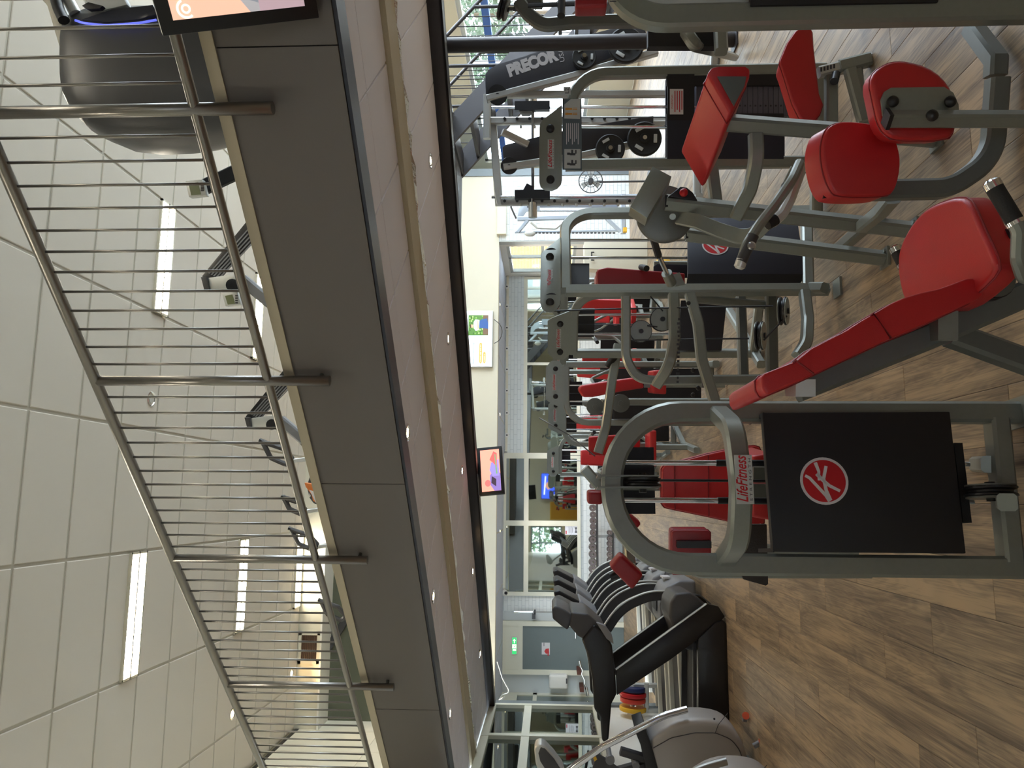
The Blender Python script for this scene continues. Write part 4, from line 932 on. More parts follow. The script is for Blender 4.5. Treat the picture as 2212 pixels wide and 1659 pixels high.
build(MB().cyl(P(1440, 590, 4.02), P(1450, 612, 4.08), .028, 14), 'rod_end', STEEL, m4)
build(MB().prism([P(1454, 593, 4.1), P(1468, 588, 4.1), P(1480, 614, 4.1), P(1460, 618, 4.1)], F0*.03), 'rod_bracket', STEEL, m4, smooth=0)
# red seat glimpsed through M4
rb = thing('leg_machine', 'red upright backrest seen through the open frame of the second grey tower', 'gym machine', ground(P(1400, 600, 5.2)))
bo = [(1289, 588), (1293, 581), (1312, 577), (1400, 584), (1480, 590), (1480, 618), (1300, 616), (1290, 612)]
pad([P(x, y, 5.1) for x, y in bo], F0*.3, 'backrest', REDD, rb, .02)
build(MB().bar([P(1350, 622, 5.3), ground(P(1600, 640, 5.3), .01)], .06, n=F0), 'back_post', STEEL, rb)
build(MB().cyl(P(1385, 577, 5.1), P(1397, 580, 5.0), .02, 12), 'grip', RUBBER, rb)
build(MB().prism([P(1412, 575, 5.25), P(1420, 570, 5.25), P(1490, 572, 5.25), P(1490, 600, 5.25), P(1412, 600, 5.25)], F0*.02), 'shroud', NAVY, rb, bevel=.004)
build(MB().bar([P(1412, 572, 5.3), ground(P(1600, 575, 5.3), .01)], .05, n=F0), 'front_post', STEEL, rb)

# ---------------------------------------------------------------- generic selectorised tower, built in its own frame and placed
def tower(name, label, pos, ang, h=1.55, w=.52, flip=1, plate=True, shroud=(.12, .85), seat=None, bend=.17, shm=None, emb=False, front=True):
    """x = across, y = away from its front, z = up"""
    t = thing(name, label, 'gym machine', (pos[0], pos[1], 0))
    ca, sa = math.cos(ang), math.sin(ang); ex = V((ca, sa, 0)); ey = V((-sa, ca, 0)); o = V((pos[0], pos[1], 0))
    def L(x, y, z): return o+ex*x*flip+ey*y+UZ*z
    hw = w/2; top = h-(.19 if plate else .03)
    build(MB().bar([L(-hw, 0, .01), L(-hw, 0, top)], .06, .055, n=ey).bar([L(-hw, 0, top), L(hw, 0, top), L(hw, 0, .01)], .06, .055, n=ey, rad=bend, seg=6), 'tower_frame', STEEL, t)
    build(MB().bar([L(-hw, 0, .06), L(hw, 0, .06)], .06, n=UZ).bar([L(-hw, -.2, .05), L(-hw, .9, .05)], .06, n=UZ), 'base_frame', STEEL, t)
    if plate:
        pp_ = [(hw*.55, top+.02), (hw*.3, h-.03), (hw*.2, h), (-hw*.9, h), (-hw*1.12, h-.05), (-hw*1.12, top+.07), (-hw*.9, top+.02)]
        q = build(MB().prism([L(a, -.05, b) for a, b in pp_], ey*.012), 'pulley_plate', STEEL, t)
        for a in (-hw*.85, hw*.1): build(MB().lathe(L(a, -.05, h-.09), -ey, [(0, .024), (.014, .02), (.018, .01)], 12), 'cap_bolt', BLACK, q)
        brand_plate(q, L(-hw*.38, -.051, h-.08), .15, .034, ex)
    s = shm or SHROUD
    build(MB().prism([L(-hw+.04, -.045, shroud[0]), L(hw-.04, -.045, shroud[0]), L(hw-.04, -.045, shroud[1]), L(-hw+.04, -.045, shroud[1])], ey*.02), 'shroud', s, t, bevel=.004)
    build(MB().prism([L(-.12, -.02, shroud[1]-.02), L(.12, -.02, shroud[1]-.02), L(.12, -.02, shroud[0]+.05), L(-.12, -.02, shroud[0]+.05)], ey*.12), 'weight_stack', RUBBER, t, smooth=0)
    if emb: emblem(t, L(0, -.047, shroud[1]-.15), .07, ex)
    build(MB().prism([L(-.11, .03, top-.15), L(.11, .03, top-.15), L(.11, .03, top-.03), L(-.11, .03, top-.03)], ey*.01), 'pulley_shield', SHROUD, t, smooth=0)
    for a in (-.075, .075): build(MB().cyl(L(a, .0, top), L(a, .0, shroud[1]-.05), .009, 8), 'guide_rod', CHROME, t)
    build(MB().cyl(L(0, 0, top), L(0, 0, shroud[1]-.05), .0035, 6), 'cable', BLACK, t)
    if seat:
        sx, sy_, lean = seat
        b0, b1 = L(sx-.13, sy_+.1, .55), L(sx-.13, sy_+.1+lean, 1.12)
        pad([b0, L(sx+.13, sy_+.1, .55), L(sx+.1, sy_+.1+lean, 1.12), L(sx-.1, sy_+.1+lean, 1.12)], ey*.07, 'backrest', RED, t, .02, seam=False)
        pad([L(sx-.19, sy_-.32, .5), L(sx+.19, sy_-.32, .5), L(sx+.17, sy_+.1, .5), L(sx-.17, sy_+.1, .5)], V((0, 0, -.07)), 'seat', RED, t, .02, seam=False)
        build(MB().bar([L(sx, sy_-.1, .44), L(sx, sy_-.1, .04)], .06, n=ey).bar([L(sx, sy_+.19, .3), L(sx, sy_+.19+lean, 1.0)], .055, n=ex).bar([L(sx, sy_-.5, .05), L(sx, sy_+.3, .05)], .06, n=UZ).bar([L(sx, sy_+.19, .33), L(sx, sy_-.1, .33)], .055, n=UZ).bar([L(sx, sy_+.25, .05), L(-hw, .88, .05)], .055, n=UZ), 'seat_frame', STEEL, t)
        build(MB().pipe([L(sx-.3, sy_-.1, .95), L(sx-.3, sy_+.3, 1.0), L(sx-.22, sy_+.5, .7), L(sx, sy_+.3, .4)], .02, rad=.1, n=ex).pipe([L(sx+.3, sy_-.1, .95), L(sx+.3, sy_+.3, 1.0), L(sx+.22, sy_+.5, .7), L(sx, sy_+.3, .4)], .02, rad=.1, n=ex), 'press_arm', STEEL, t)
        for a in (-.3, .3): build(MB().cyl(L(sx+a, sy_-.12, .95), L(sx+a, sy_+.05, .965), .024, 10), 'grip', RUBBER, t)
    return t, L
def at_px(y, d): p = P(1500, y, d); return (p.x, p.y)
A = -YAW
tower('abductor_machine', 'third grey tower from the arm curl machine, dark navy shroud with low pulleys', at_px(700, 5.6), A-.45, 1.56, .46, 1, shroud=(.3, .62), shm=NAVY)
mt6, L6 = tower('leg_press_machine', 'fourth tower from the arm curl machine, rounded top lit warm by a downlight', at_px(850, 7.2), A, 1.58, .54, -1, bend=.2, shroud=(.15, .95))
bo = [(1252, 846), (1250, 838), (1258, 832), (1300, 825), (1350, 818), (1385, 814), (1392, 838), (1340, 846), (1280, 858), (1260, 858)]
pad([P(x, y, 6.6) for x, y in bo], F0*.3, 'backrest', RED, mt6, .02, seam=False)
build(MB().bar([P(1335, 745, 6.2), P(1322, 822, 6.1), P(1308, 925, 6.0), P(1292, 978, 6.0)], .07, .06, n=F0, rad=.3), 'press_arm', STEEL, mt6)
build(MB().cyl(P(1313, 792, 6.15), P(1330, 765, 6.12), .03, 12), 'grip', RUBBER, mt6)
for (x, y, r) in ((1285, 878, .07), (1340, 871, .075)): build(MB().lathe(P(x, y, 6.3), BK, [(-.02, r*.98), (0, r), (.03, r), (.034, r*.3), (.05, r*.28)], 24), 'cam_wheel', STEELD, mt6)
build(MB().pipe([P(1165, 903, 7.1), P(1230, 940, 6.6), P(1285, 985, 6.2)], .005, nn=6, n=F0), 'cable', BLACK, mt6)
build(MB().bar([P(1392, 830, 6.8), ground(P(1500, 830, 6.8), .02)], .06, n=F0).bar([P(1300, 870, 6.35), P(1350, 868, 6.4), ground(P(1500, 868, 6.4), .02)], .06, n=F0), 'station_post', STEEL, mt6)
pad([P(1410, 800, 6.6), P(1410, 850, 6.6), P(1440, 852, 6.6), P(1440, 798, 6.6)], F0*.35, 'seat', RED, mt6, .02, seam=False)
tower('calf_machine', 'grey tower with a pink lit script plate behind the warm lit tower', at_px(915, 9.3), A, 1.56, .5, -1, seat=(.2, -.9, -.12))
tower('shoulder_machine', 'pale grey tower with red backrest in front of the mirror, right of the dumbbells', at_px(985, 11.2), A+.2, 1.58, .55, 1, seat=(-.1, -.9, .12), bend=.2)
tower('rowing_machine', 'far tower machine between the two brand plated towers, half hidden by cables', at_px(765, 10.6), A-.3, 1.5, .5, 1, seat=(.1, -.8, .12))
tower('hip_machine', 'far tower machine below the bright alcove window, partly behind yellow parts', at_px(640, 11.0), A-.5, 1.5, .5, 1, seat=(.1, -.8, .14))
tower('twist_machine', 'far tower machine standing left of the pulley loops, close to the mirrors', at_px(800, 12.4), A-.2, 1.5, .5, 1, seat=(.1, -.8, .14))
tower('back_machine', 'farthest tower machine beside the white rail under the mirrors', at_px(700, 13.4), A, 1.5, .5, 1, seat=(.1, -.8, .14))
tower('glute_machine', 'far tower machine close behind the calf machine at the mirror post', at_px(905, 13.2), A+.1, 1.5, .5, -1, seat=(.1, -.9, .14))
# machines behind the viewer (only the mirrors show them)
for k, (x, y, lab) in enumerate(((1.2, -1.2, 'tower machine behind the viewer, nearest in the mirror'), (2.4, -3.2, 'tower machine behind the viewer, mirror right'), (.2, -3.6, 'tower machine behind the viewer, mirror left'))):
    tower('mirrored_machine', lab, (x, y), PI, 1.55, .52, 1, seat=(.1, -.8, .14), emb=True)

# ---------------------------------------------------------------- right edge: hoop tower next to the viewer and pulley frame behind
m8 = thing('hoop_tower', 'grey hoop tower with black shroud cut off by the right edge of the room view', 'gym machine', (1.75, 2.45, 0))
b8 = ground(P(2100, 25, 2.5)); z8 = P(1330, -60, 2.5).z; t8 = ground(P(2100, -280, 2.62))
build(MB().bar([b8, V((b8.x, b8.y, z8)), V((t8.x, t8.y, z8)), t8], .075, .06, n=F0, rad=.16, seg=10), 'upright_hoop', STEEL, m8)
build(MB().prism([P(1380, 15, 2.6), P(1380, -250, 2.65), P(1640, -250, 2.65), P(1640, 12, 2.6)], F0*.01), 'inner_panel', STICK, m8, smooth=0)
build(MB().prism([P(1622, 12, 2.46), P(1622, -250, 2.5), P(2035, -250, 2.5), P(2028, 4, 2.46)], F0*.03), 'shroud', SHROUD, m8, bevel=.004)
build(MB().box((b8.x, b8.y, .006), (.14, .1, .012), ax=(RT, F0, UZ)), 'floor_flange', STEEL, m8, smooth=0)
build(MB().bar([b8+UZ*.06, t8+UZ*.06], .06, n=UZ), 'base_crossbar', STEEL, m8)
text('1', P(1325, 3, 2.46), RT, UZ, .03, INK, m8, 'digit')
cx = thing('cable_station', 'cable station with bent grey tube and top pulley behind the hoop tower', 'gym machine', ground(P(1500, 20, 3.6)))
build(MB().bar([P(1120, 3, 3.9), P(1140, 30, 3.9), P(1170, 55, 3.9), P(1240, 48, 3.9), ground(P(1600, 42, 3.9), .02)], .06, .055, n=F0, rad=.12), 'bent_tube', STEELD, cx)
build(MB().bar([P(1127, 3, 3.95), P(1160, 3, 3.95), P(1160, -80, 4.0)], .06, n=F0), 'top_bar', STEELD, cx)
pulley(cx, P(1088, 18, 3.9), RT*.3+UZ, .06, 'top_pulley')
build(MB().cyl(P(1095, 18, 3.9), P(1128, 20, 3.95), .012, 8), 'pulley_stem', CHROME, cx)
build(MB().pipe([P(1140, 12, 3.85), P(1245, 8, 3.85)], .012, nn=8, n=F0).pipe([P(1213, 2, 3.83), P(1212, 34, 3.8)], .02, nn=10, n=F0), 'handle_bar', BLACK, cx)
build(MB().prism([P(1425-25, 40, 3.6), P(1425-25, 100, 3.6), P(1560, 100, 3.6), P(1560, 40, 3.6)], F0*.05), 'shroud', SHROUD, cx, smooth=0)
build(MB().bar([P(1480, 66, 3.55), P(1500, 97, 3.5), FL(1588, 124, .05)], .05, n=F0, rad=.1), 'bent_foot', STEEL, cx)
build(MB().bar([P(1555, 40, 3.55), P(1558, 112, 3.5)], .055, n=UZ), 'base_bar', STEEL, cx)
pad([P(1243, -20, 3.5), P(1243, 15, 3.5), P(1312, 14, 3.5), P(1312, -20, 3.5)], F0*.1, 'red_pad', REDD, cx, .015, seam=False)
# ================================================================== RUNNING MACHINES ON THE LEFT
XA_, YA_ = V((1, 0, 0)), V((0, 1, 0))
def treadmill(Yc, X0=-.82):
    t = thing('treadmill', '', 'treadmill', (X0-.8, Yc, 0), 'treadmills with curved silver uprights')
    def L(x, y, z): return V((X0+x, Yc+y, z))
    build(MB().prism([L(-1.68, -.3, .17), L(-1.68, .3, .17), L(-.45, .3, .21), L(-.45, -.3, .21)], V((0, 0, .02))), 'running_belt', RUBBER, t, smooth=0)
    build(MB().prism([L(-1.72, -.4, .06), L(-1.72, .4, .06), L(-.1, .4, .06), L(-.1, -.4, .06)], V((0, 0, .1))), 'deck', DGREY, t, smooth=0)
    for s in (-1, 1): build(MB().bar([L(-1.7, s*.35, .19), L(-.42, s*.35, .23)], .09, .05, n=YA_), 'side_rail', mat('cream rail', (212, 208, 192), .45), t)
    hp = [(-.55, .1), (-.5, .33), (-.38, .42), (-.2, .43), (-.04, .36), (.03, .22), (.03, .06), (-.5, .06)]
    h = build(MB().prism([L(a, -.34, b) for a, b in hp], V((0, .68, 0))), 'motor_hood', MGREY, t, bevel=.035, bseg=3, smooth=50)
    build(MB().prism([L(-.3, -.16, .434), L(-.3, .16, .434), L(-.16, .16, .43), L(-.16, -.16, .43)], V((0, 0, .006))), 'hood_recess', BLACK, h, smooth=0)
    build(MB().box(L(.02, .12, .3), (.02, .2, .08)), 'rating_label', LOGOW, h, smooth=0)
    for s in (-1, 1):
        pts = fillet([L(-.13, s*.36, .2), L(-.12, s*.36, .52), L(-.25, s*.36, .82), L(-.55, s*.33, 1.02)], .5, 8)
        u = build(MB().sweep(pts, rectprof(.09, .05), YA_), 'upright', DGREY, t)
        off = []
        for i, p in enumerate(pts):
            q = (pts[min(i+1, len(pts)-1)]-pts[max(i-1, 0)]).normalized(); nrm = V((q.z, 0, -q.x)); off.append(p+nrm*.047)
        build(MB().sweep(off, rectprof(.014, .056), YA_), 'silver_edge', LIGHTST, u)
    cons = build(MB().prism([L(-.56, -.36, 1.0), L(-.45, -.36, .98), L(-.3, -.36, 1.2), L(-.44, -.36, 1.22)], V((0, .72, 0))), 'console', MGREY, t, bevel=.03, bseg=3, smooth=50)
    build(MB().prism([L(-.45, -.3, 1.18), L(-.34, -.3, 1.16), L(-.2, -.3, 1.44), L(-.22, -.3, 1.5), L(-.3, -.3, 1.48)], V((0, .6, 0))), 'display_head', BLACK, cons, bevel=.025, bseg=3, smooth=50)
    for s in (-1, 1): build(MB().pipe([L(-.42, s*.33, 1.04), L(-.62, s*.36, 1.03), L(-.9, s*.36, .98)], .02, rad=.06, n=YA_), 'handrail', BLACK, t)
    build(MB().pipe([L(-.56, -.25, 1.1), L(-.68, -.12, 1.08), L(-.68, .12, 1.08), L(-.56, .25, 1.1)], .016, rad=.05, n=UZ), 'grip_bar', BLACK, t)
    build(MB().pipe([L(0, .2, .3), L(.06, .26, .28), L(.1, .3, .1), L(.12, .34, .01)], .006, nn=6, n=UZ), 'power_cable', BLACK, t)
    return t
T0 = treadmill(8.45)
T0['label'] = 'silver uprighted treadmill directly behind the big black one'
for k, (yc, lab) in enumerate(((9.45, 'second silver uprighted treadmill behind the big black one'), (10.4, 'third silver uprighted treadmill behind the big black one'), (11.45, 'farthest silver uprighted treadmill of the row, toward the dumbbells'))):
    c = copy_tree(T0); c.location = (c.location.x+.03*k, yc, 0); c['label'] = lab
# black treadmill in front
tb_ = thing('black_treadmill', 'big black treadmill with straight sloping uprights, nearest of the treadmill row', 'treadmill', (-1.7, 7.2, 0))
BLK = mat('gloss black plastic', (20, 17, 16), .3, bump=.06, bscale=500)
DN, DF = 7.07, 7.72
rail_o = [(1283, 1350), (1306, 1365), (1322, 1394), (1329, 1446), (1332, 1500), (1321, 1521), (1315, 1596), (1308, 1606), (1301, 1600), (1297, 1550), (1284, 1532), (1280, 1469), (1271, 1420), (1257, 1382)]
up_o = [(1526, 1304), (1331, 1446), (1333, 1502), (1450, 1424), (1548, 1352), (1566, 1332), (1552, 1310)]
for d, w in ((DN, .09), (DF, .09)):
    k = DN/d
    def sh(o, d=d):
        out = []
        for x, y in o:
            p = PY(x, y, DN); out.append(p+YA_*(d-DN))
        return out
    build(MB().prism(sh(rail_o), YA_*w), 'handrail', BLK, tb_, bevel=.02, bseg=3, smooth=50)
    u = build(MB().prism(sh(up_o), YA_*.07), 'upright', BLK, tb_, bevel=.006)
    e = sh([(1527, 1304), (1331, 1446)]); build(MB().bar([e[0]+UZ*.004, e[1]+UZ*.004], .006, .05, n=YA_), 'silver_edge', LIGHTST, u)
hd = [(1445, 1330), (1448, 1300), (1460, 1282), (1490, 1279), (1508, 1290), (1530, 1310), (1545, 1335), (1545, 1420), (1470, 1400)]
build(MB().prism([PY(x, y, DN+.14) for x, y in hd], YA_*.56), 'motor_hood', DGREY, tb_, bevel=.03, bseg=3, smooth=50)
skirt = [(1508, 1380), (1545, 1345), (1563, 1340), (1572, 1350), (1576, 1700), (1509, 1700)]
build(MB().prism([PY(x, y, DN-.02) for x, y in skirt], YA_*.1), 'side_skirt', BLK, tb_, bevel=.012)
build(MB().prism([PY(x, y, DF) for x, y in skirt], YA_*.1), 'side_skirt', BLK, tb_, bevel=.012)
g0, g1 = PY(1515, 1390, DN+.1), PY(1515, 1690, DN+.1)
build(MB().prism([g0, g1, g1+YA_*.65, g0+YA_*.65], UZ*.02), 'running_belt', RUBBER, tb_, smooth=0)
build(MB().prism([g0-UZ*.1, g1-UZ*.1, g1+YA_*.65-UZ*.1, g0+YA_*.65-UZ*.1], UZ*.09), 'deck', DGREY, tb_, smooth=0)
for dy in (.0, .6): build(MB().bar([g0+YA_*(dy+.03)+UZ*.03, g1+YA_*(dy+.03)+UZ*.03], .08, .03, n=YA_), 'side_rail', DGREY, tb_)
c1 = [(1192, 1316), (1200, 1308), (1222, 1318), (1237, 1328), (1240, 1340), (1232, 1350), (1226, 1362), (1212, 1352), (1194, 1337)]
c2 = [(1234, 1322), (1270, 1326), (1300, 1352), (1312, 1362), (1296, 1372), (1266, 1384), (1248, 1374), (1230, 1352)]
build(MB().prism([PY(x, y, DN+.08) for x, y in c1], YA_*.66), 'display_head', mat('grey console shell', (70, 72, 76), .4), tb_, bevel=.025, bseg=3, smooth=50)
build(MB().prism([PY(x, y, DN+.04) for x, y in c2], YA_*.74), 'console', DGREY, tb_, bevel=.025, bseg=3, smooth=50)
build(MB().pipe([PY(1262, 1382, DN+.2), PY(1268, 1398, DN+.2), PY(1290, 1410, DN+.2)], .014, nn=8, n=YA_), 'grip_bar', LIGHTST, tb_)
build(MB().prism([PY(1288, 1345, DN-.02), PY(1308, 1352, DN-.02), PY(1322, 1372, DN-.02), PY(1326, 1392, DN-.02), PY(1310, 1380, DN-.02)], YA_*.1), 'rail_joint', MGREY, tb_, bevel=.01)
build(MB().pipe([PY(1502, 1286, DN+.2), PY(1512, 1286, DN+.15), PY(1530, 1300, DN+.1), PY(1552, 1322, DN)], .006, nn=6, n=YA_), 'power_cable', BLACK, tb_)

# ---------------------------------------------------------------- cross trainers bottom left
def trainer(d, dx, dy, lab, main):
    t = thing('cross_trainer', lab, 'cross trainer', ground(P(1630, 1610+dy, d)), 'silver cross trainers in the left corner')
    def C(x, y, o=0.): return P(x+dx, y+dy, d+o)
    body = [(1440, 1541), (1475, 1527), (1514, 1524), (1557, 1530), (1580, 1543), (1601, 1568), (1613, 1595), (1622, 1640), (1622, 1720), (1422, 1720), (1418, 1660), (1396, 1574)]
    b = build(MB().prism([C(x, y+30) for x, y in rounded(body)], F0*.26), 'flywheel_housing', SILVER, t, bevel=.05, bseg=4, smooth=60)
    sm = [C(1411, 1616, -.003), C(1450, 1594, -.003), C(1500, 1583, -.003), C(1545, 1583, -.003), C(1580, 1597, -.003), C(1601, 1625, -.003), C(1607, 1690, -.003)]
    build(MB().pipe(sm, .0035, rad=.15, nn=6), 'shell_seam', DGREY, b)
    build(MB().pipe([C(1545, 1583, -.003), C(1552, 1565, -.003), C(1572, 1540, -.003)], .0025, nn=6), 'shell_seam', DGREY, b)
    build(MB().cyl(C(1543, 1553, .0), C(1543, 1553, -.006), .008, 10), 'screw', BLACK, b)
    build(MB().pipe([C(1484, 1532, .02), C(1433, 1546, -.0), C(1361, 1583, -.02), C(1303, 1612, -.02), C(1240, 1655, .0), C(1190, 1700, .02)], .027, rad=.5, seg=8, nn=14), 'guard_tube', CHROME if main else BRUSHED, t)
    if main:
        con = [(1154, 1622), (1157, 1612), (1166, 1608), (1176, 1611), (1196, 1632), (1215, 1658), (1224, 1690), (1200, 1705), (1170, 1690), (1157, 1650)]
        cb_ = build(MB().prism([C(x, y, .02) for x, y in con], F0*.12), 'console', LIGHTST, t, bevel=.018, bseg=3, smooth=50)
        sc2 = [(1163, 1628), (1168, 1615), (1177, 1618), (1197, 1640), (1212, 1664), (1205, 1680), (1180, 1665), (1167, 1645)]
        build(MB().prism([C(x, y, .01) for x, y in sc2], F0*.02), 'display', DGREY, cb_, bevel=.004)
        col = [(1372, 1581), (1394, 1573), (1408, 1612), (1421, 1660), (1421, 1710), (1398, 1710), (1396, 1660), (1384, 1610)]
        build(MB().prism([C(x, y, -.01) for x, y in col], F0*.3), 'collar', BLACK, t, bevel=.008)
        build(MB().bar([C(1340, 1622, .14), C(1400, 1640, .14)], .06, n=F0).bar([C(1250, 1690, .2), C(1400, 1650, .16)], .07, n=F0), 'linkage', DGREY, t)
        build(MB().lathe(C(1318, 1643, .1), F0, [(0, .035), (.03, .035), (.03, .02), (.2, .02)], 14), 'pivot', MGREY, t); build(MB().lathe(C(1374, 1655, .08), F0, [(0, .028), (.1, .028)], 14), 'pivot', MGREY, t)
        build(MB().prism([C(1290, 1628, .11), C(1310, 1640, .11), C(1390, 1700, .11), C(1300, 1700, .11), C(1280, 1660, .11)], F0*.02), 'mast_cover', DGREY, t, smooth=0)
        build(MB().prism([C(1281, 1637, .105), C(1287, 1633, .105), C(1290, 1641, .105), C(1284, 1645, .105)], F0*.004), 'warning_label', YELLOW, t, smooth=0)
        build(MB().bar([C(1618, 1650, .17), ground(C(1640, 1650, .17), .03)], .1, n=F0), 'base_beam', STEELD, t)
    for (x, y, o) in (((1606, 1552, .2), (1642, 1606, -.1)) if main else ((1690, 1656, .0),)):
        w = build(MB().bar([C(x-14 if main and o < 0 else x+2, y+6, o+.02), C(x+4, y-4, o+.02)], .035, .03, n=F0), 'wheel_bracket', MGREY, t)
        build(MB().cyl(C(x+5, y-6, o), C(x+5, y-6, o+.045), .028, 18), 'wheel', mat('orange red wheel', (204, 84, 50), .5), w)
    return t
trainer(5.85, 0, 0, 'silver cross trainer with dark tilted console, beside the black treadmill', True)
trainer(5.2, 85, 112, 'second silver cross trainer, only its housing top and tube in view, lowest at the edge', False)

# ================================================================== FAR LEFT CORNER
# dumbbells: fourteen big on the upper shelf, ten small on the lower
rk = thing('dumbbell_rack', 'low two shelf rack carrying chrome ended dumbbells in front of the white brick wall', 'rack', (-.4, 16.2, 0))
dz = [(1049, 1275, 7.2), (1097, 1276, 7.6), (1112, 1278, 7), (1125, 1278, 7.2), (1138, 1279, 7), (1151, 1280, 7.2), (1166, 1279, 8.4), (1182, 1279, 8.5), (1198, 1280, 8.5), (1215, 1281, 8.6), (1230.5, 1281, 8.6), (1246, 1281, 8.6), (1261, 1282, 8.8), (1277, 1282, 9.6)]
d2 = [(1151, 1310, 5.6), (1164, 1311, 5.8), (1175, 1312, 6), (1187, 1313, 6), (1199, 1314, 6), (1211, 1314, 6), (1222, 1315, 6), (1233, 1315, 6), (1244, 1316, 6), (1256, 1317, 6.2)]
proto = None
def dumbbell(r, L_=.2):
    t = thing('dumbbell', '', 'dumbbell')
    for s in (-1, 1):
        h = build(MB().lathe((0, s*L_*.5, 0), (0, s, 0), [(-.055, r*.9), (-.05, r), (-.008, r), (0, r*.93)], 20), 'weight_head', mat('dark cast weight', (110, 100, 100), .4, .3), t)
        build(MB().torus((0, s*L_*.5-s*.004, 0), (0, 1, 0), r*.9, r*.1, 20, 6), 'chrome_rim', CHROME, h)
        build(MB().lathe((0, s*L_*.5, 0), (0, s, 0), [(-.001, r*.35), (.004, r*.33), (.005, r*.1)], 14), 'end_boss', CHROME, h)
    build(MB().cyl((0, -L_*.4, 0), (0, L_*.4, 0), .016, 10), 'handle', CHROME, t)
    return t
bigp, smallp = dumbbell(.083), dumbbell(.058)
nth = ('first', 'second', 'third', 'fourth', 'fifth', 'sixth', 'seventh', 'eighth', 'ninth', 'tenth', 'eleventh', 'twelfth', 'thirteenth', 'fourteenth')
DR = 16.15
for pr, arr, nm, z in ((bigp, dz, 'upper', .575), (smallp, d2, 'lower', .25)):
    for k, (y, x, r) in enumerate(arr):
        c = pr if k == 0 else copy_tree(pr); p = PY(x, y, DR)
        rr_ = r*DR/FPX*.96/(.083 if nm == 'upper' else .058)
        c.scale = (rr_, 1, rr_)
        rad = r*DR/FPX*.96
        c.location = (p.x, DR+.1, z+rad)
        c['label'] = '%s dumbbell on the %s rack shelf, counted from the pillar side with the machines' % (nth[k], nm); c['group'] = 'dumbbells on the %s shelf' % nm
for z, a, b in ((.572, 1035, 1290), (.247, 1035, 1290)):
    pa, pb = PY(1285, a, DR), PY(1285, b, DR)
    build(MB().aabb((pb.x, DR-.04, z-.03), (pa.x, DR+.28, z)), 'shelf', DGREY, rk, smooth=0)
for y in (1037, 1160, 1288):
    p = PY(1300, y, DR); build(MB().aabb((p.x-.03, DR+.27, 0), (p.x+.03, DR+.33, .6)), 'stand', LIGHTST, rk, smooth=0)
# notice on the mirror
nt_ = build(quad(PY(1236, 1145, YFAR-.03), XA_, UZ, .2, .3, .002), 'notice', mat('paper', (226, 228, 236), .7), origin=PY(1236, 1145, YFAR-.03), smooth=0); tag(nt_, 'white paper notice with a small dumbbell drawing on the mirror', 'notice')
c = PY(1244, 1145, YFAR-.034)
mb = MB().cyl(c-XA_*.04, c+XA_*.04, .008, 6)
for s in (-1, 1): mb.cyl(c+XA_*s*.03, c+XA_*s*.055, .022, 10)
build(mb, 'dumbbell_print', INK, nt_)
build(quad(PY(1223, 1150, YFAR-.0335), XA_, UZ, .07, .02), 'heading_print', LOGOR, nt_, smooth=0)
for k in range(4): build(quad(PY(1229+2.5*k, 1145, YFAR-.0335), XA_, UZ, .14-.03*(k % 2), .005), 'printed_line', INK, nt_, smooth=0)
# camera dome
cm = thing('security_camera', 'small white security camera with black lens under the alcove ceiling', 'camera', PY(1090, 1281, YFAR-.1))
build(MB().ball(PY(1090, 1281, YFAR-.12), .075, 14, (1, .8, .8)), 'housing', WHITE, cm); build(MB().ball(PY(1093, 1281, YFAR-.19), .035, 12), 'lens', BLACK, cm)
build(MB().cyl(PY(1090, 1281, YFAR-.1), PY(1084, 1281, YFAR), .03, 10), 'bracket', WHITE, cm)
# emergency exit sign over the door
es = thing('exit_sign', 'lit green emergency exit sign with arrow and running figure over the grey door', 'sign', PY(1111, 1395, YFAR-.1))
ec = PY(1111, 1395, YFAR-.08)
build(MB().aabb((ec.x-.18, ec.y, ec.z-.06), (ec.x+.18, YFAR, ec.z+.06)), 'housing', WHITE, es, bevel=.01)
EXG = mat('lit sign green', (40, 150, 84), .5, emit=1.3); EXW = mat('lit sign white', (225, 240, 205), .5, emit=1.6)
build(MB().aabb((ec.x-.165, ec.y-.004, ec.z-.045), (ec.x+.165, ec.y, ec.z+.045)), 'sign_face', EXG, es, smooth=0)
ez = V((ec.x, ec.y-.004, ec.z))
build(poly([(.05, -.008), (.1, -.008), (.1, -.03), (.14, 0), (.1, .03), (.1, .008), (.05, .008)], ez, XA_, UZ), 'arrow', EXW, es, smooth=0)
mf = poly([(-.05, -.04), (.03, -.04), (.03, .04), (-.05, .04)], ez, XA_, UZ)
build(mf, 'door_print', EXW, es, smooth=0)
mb = poly([(-.03, 0), (-.005, .01), (.005, -.01), (.02, -.03), (.012, -.035), (-.006, -.015), (-.025, -.035), (-.032, -.03), (-.015, -.008)], V((ez.x, ez.y-.001, ez.z)), XA_, UZ); mb.cyl((ez.x, ez.y-.001, ez.z+.022), (ez.x, ez.y-.002, ez.z+.022), .009, 10)
build(mb, 'running_figure', EXG, es, smooth=0)
build(poly([(-.1, -.035), (-.07, -.035), (-.07, .03), (-.1, .03)], ez, XA_, UZ), 'stripe', EXW, es, smooth=0)
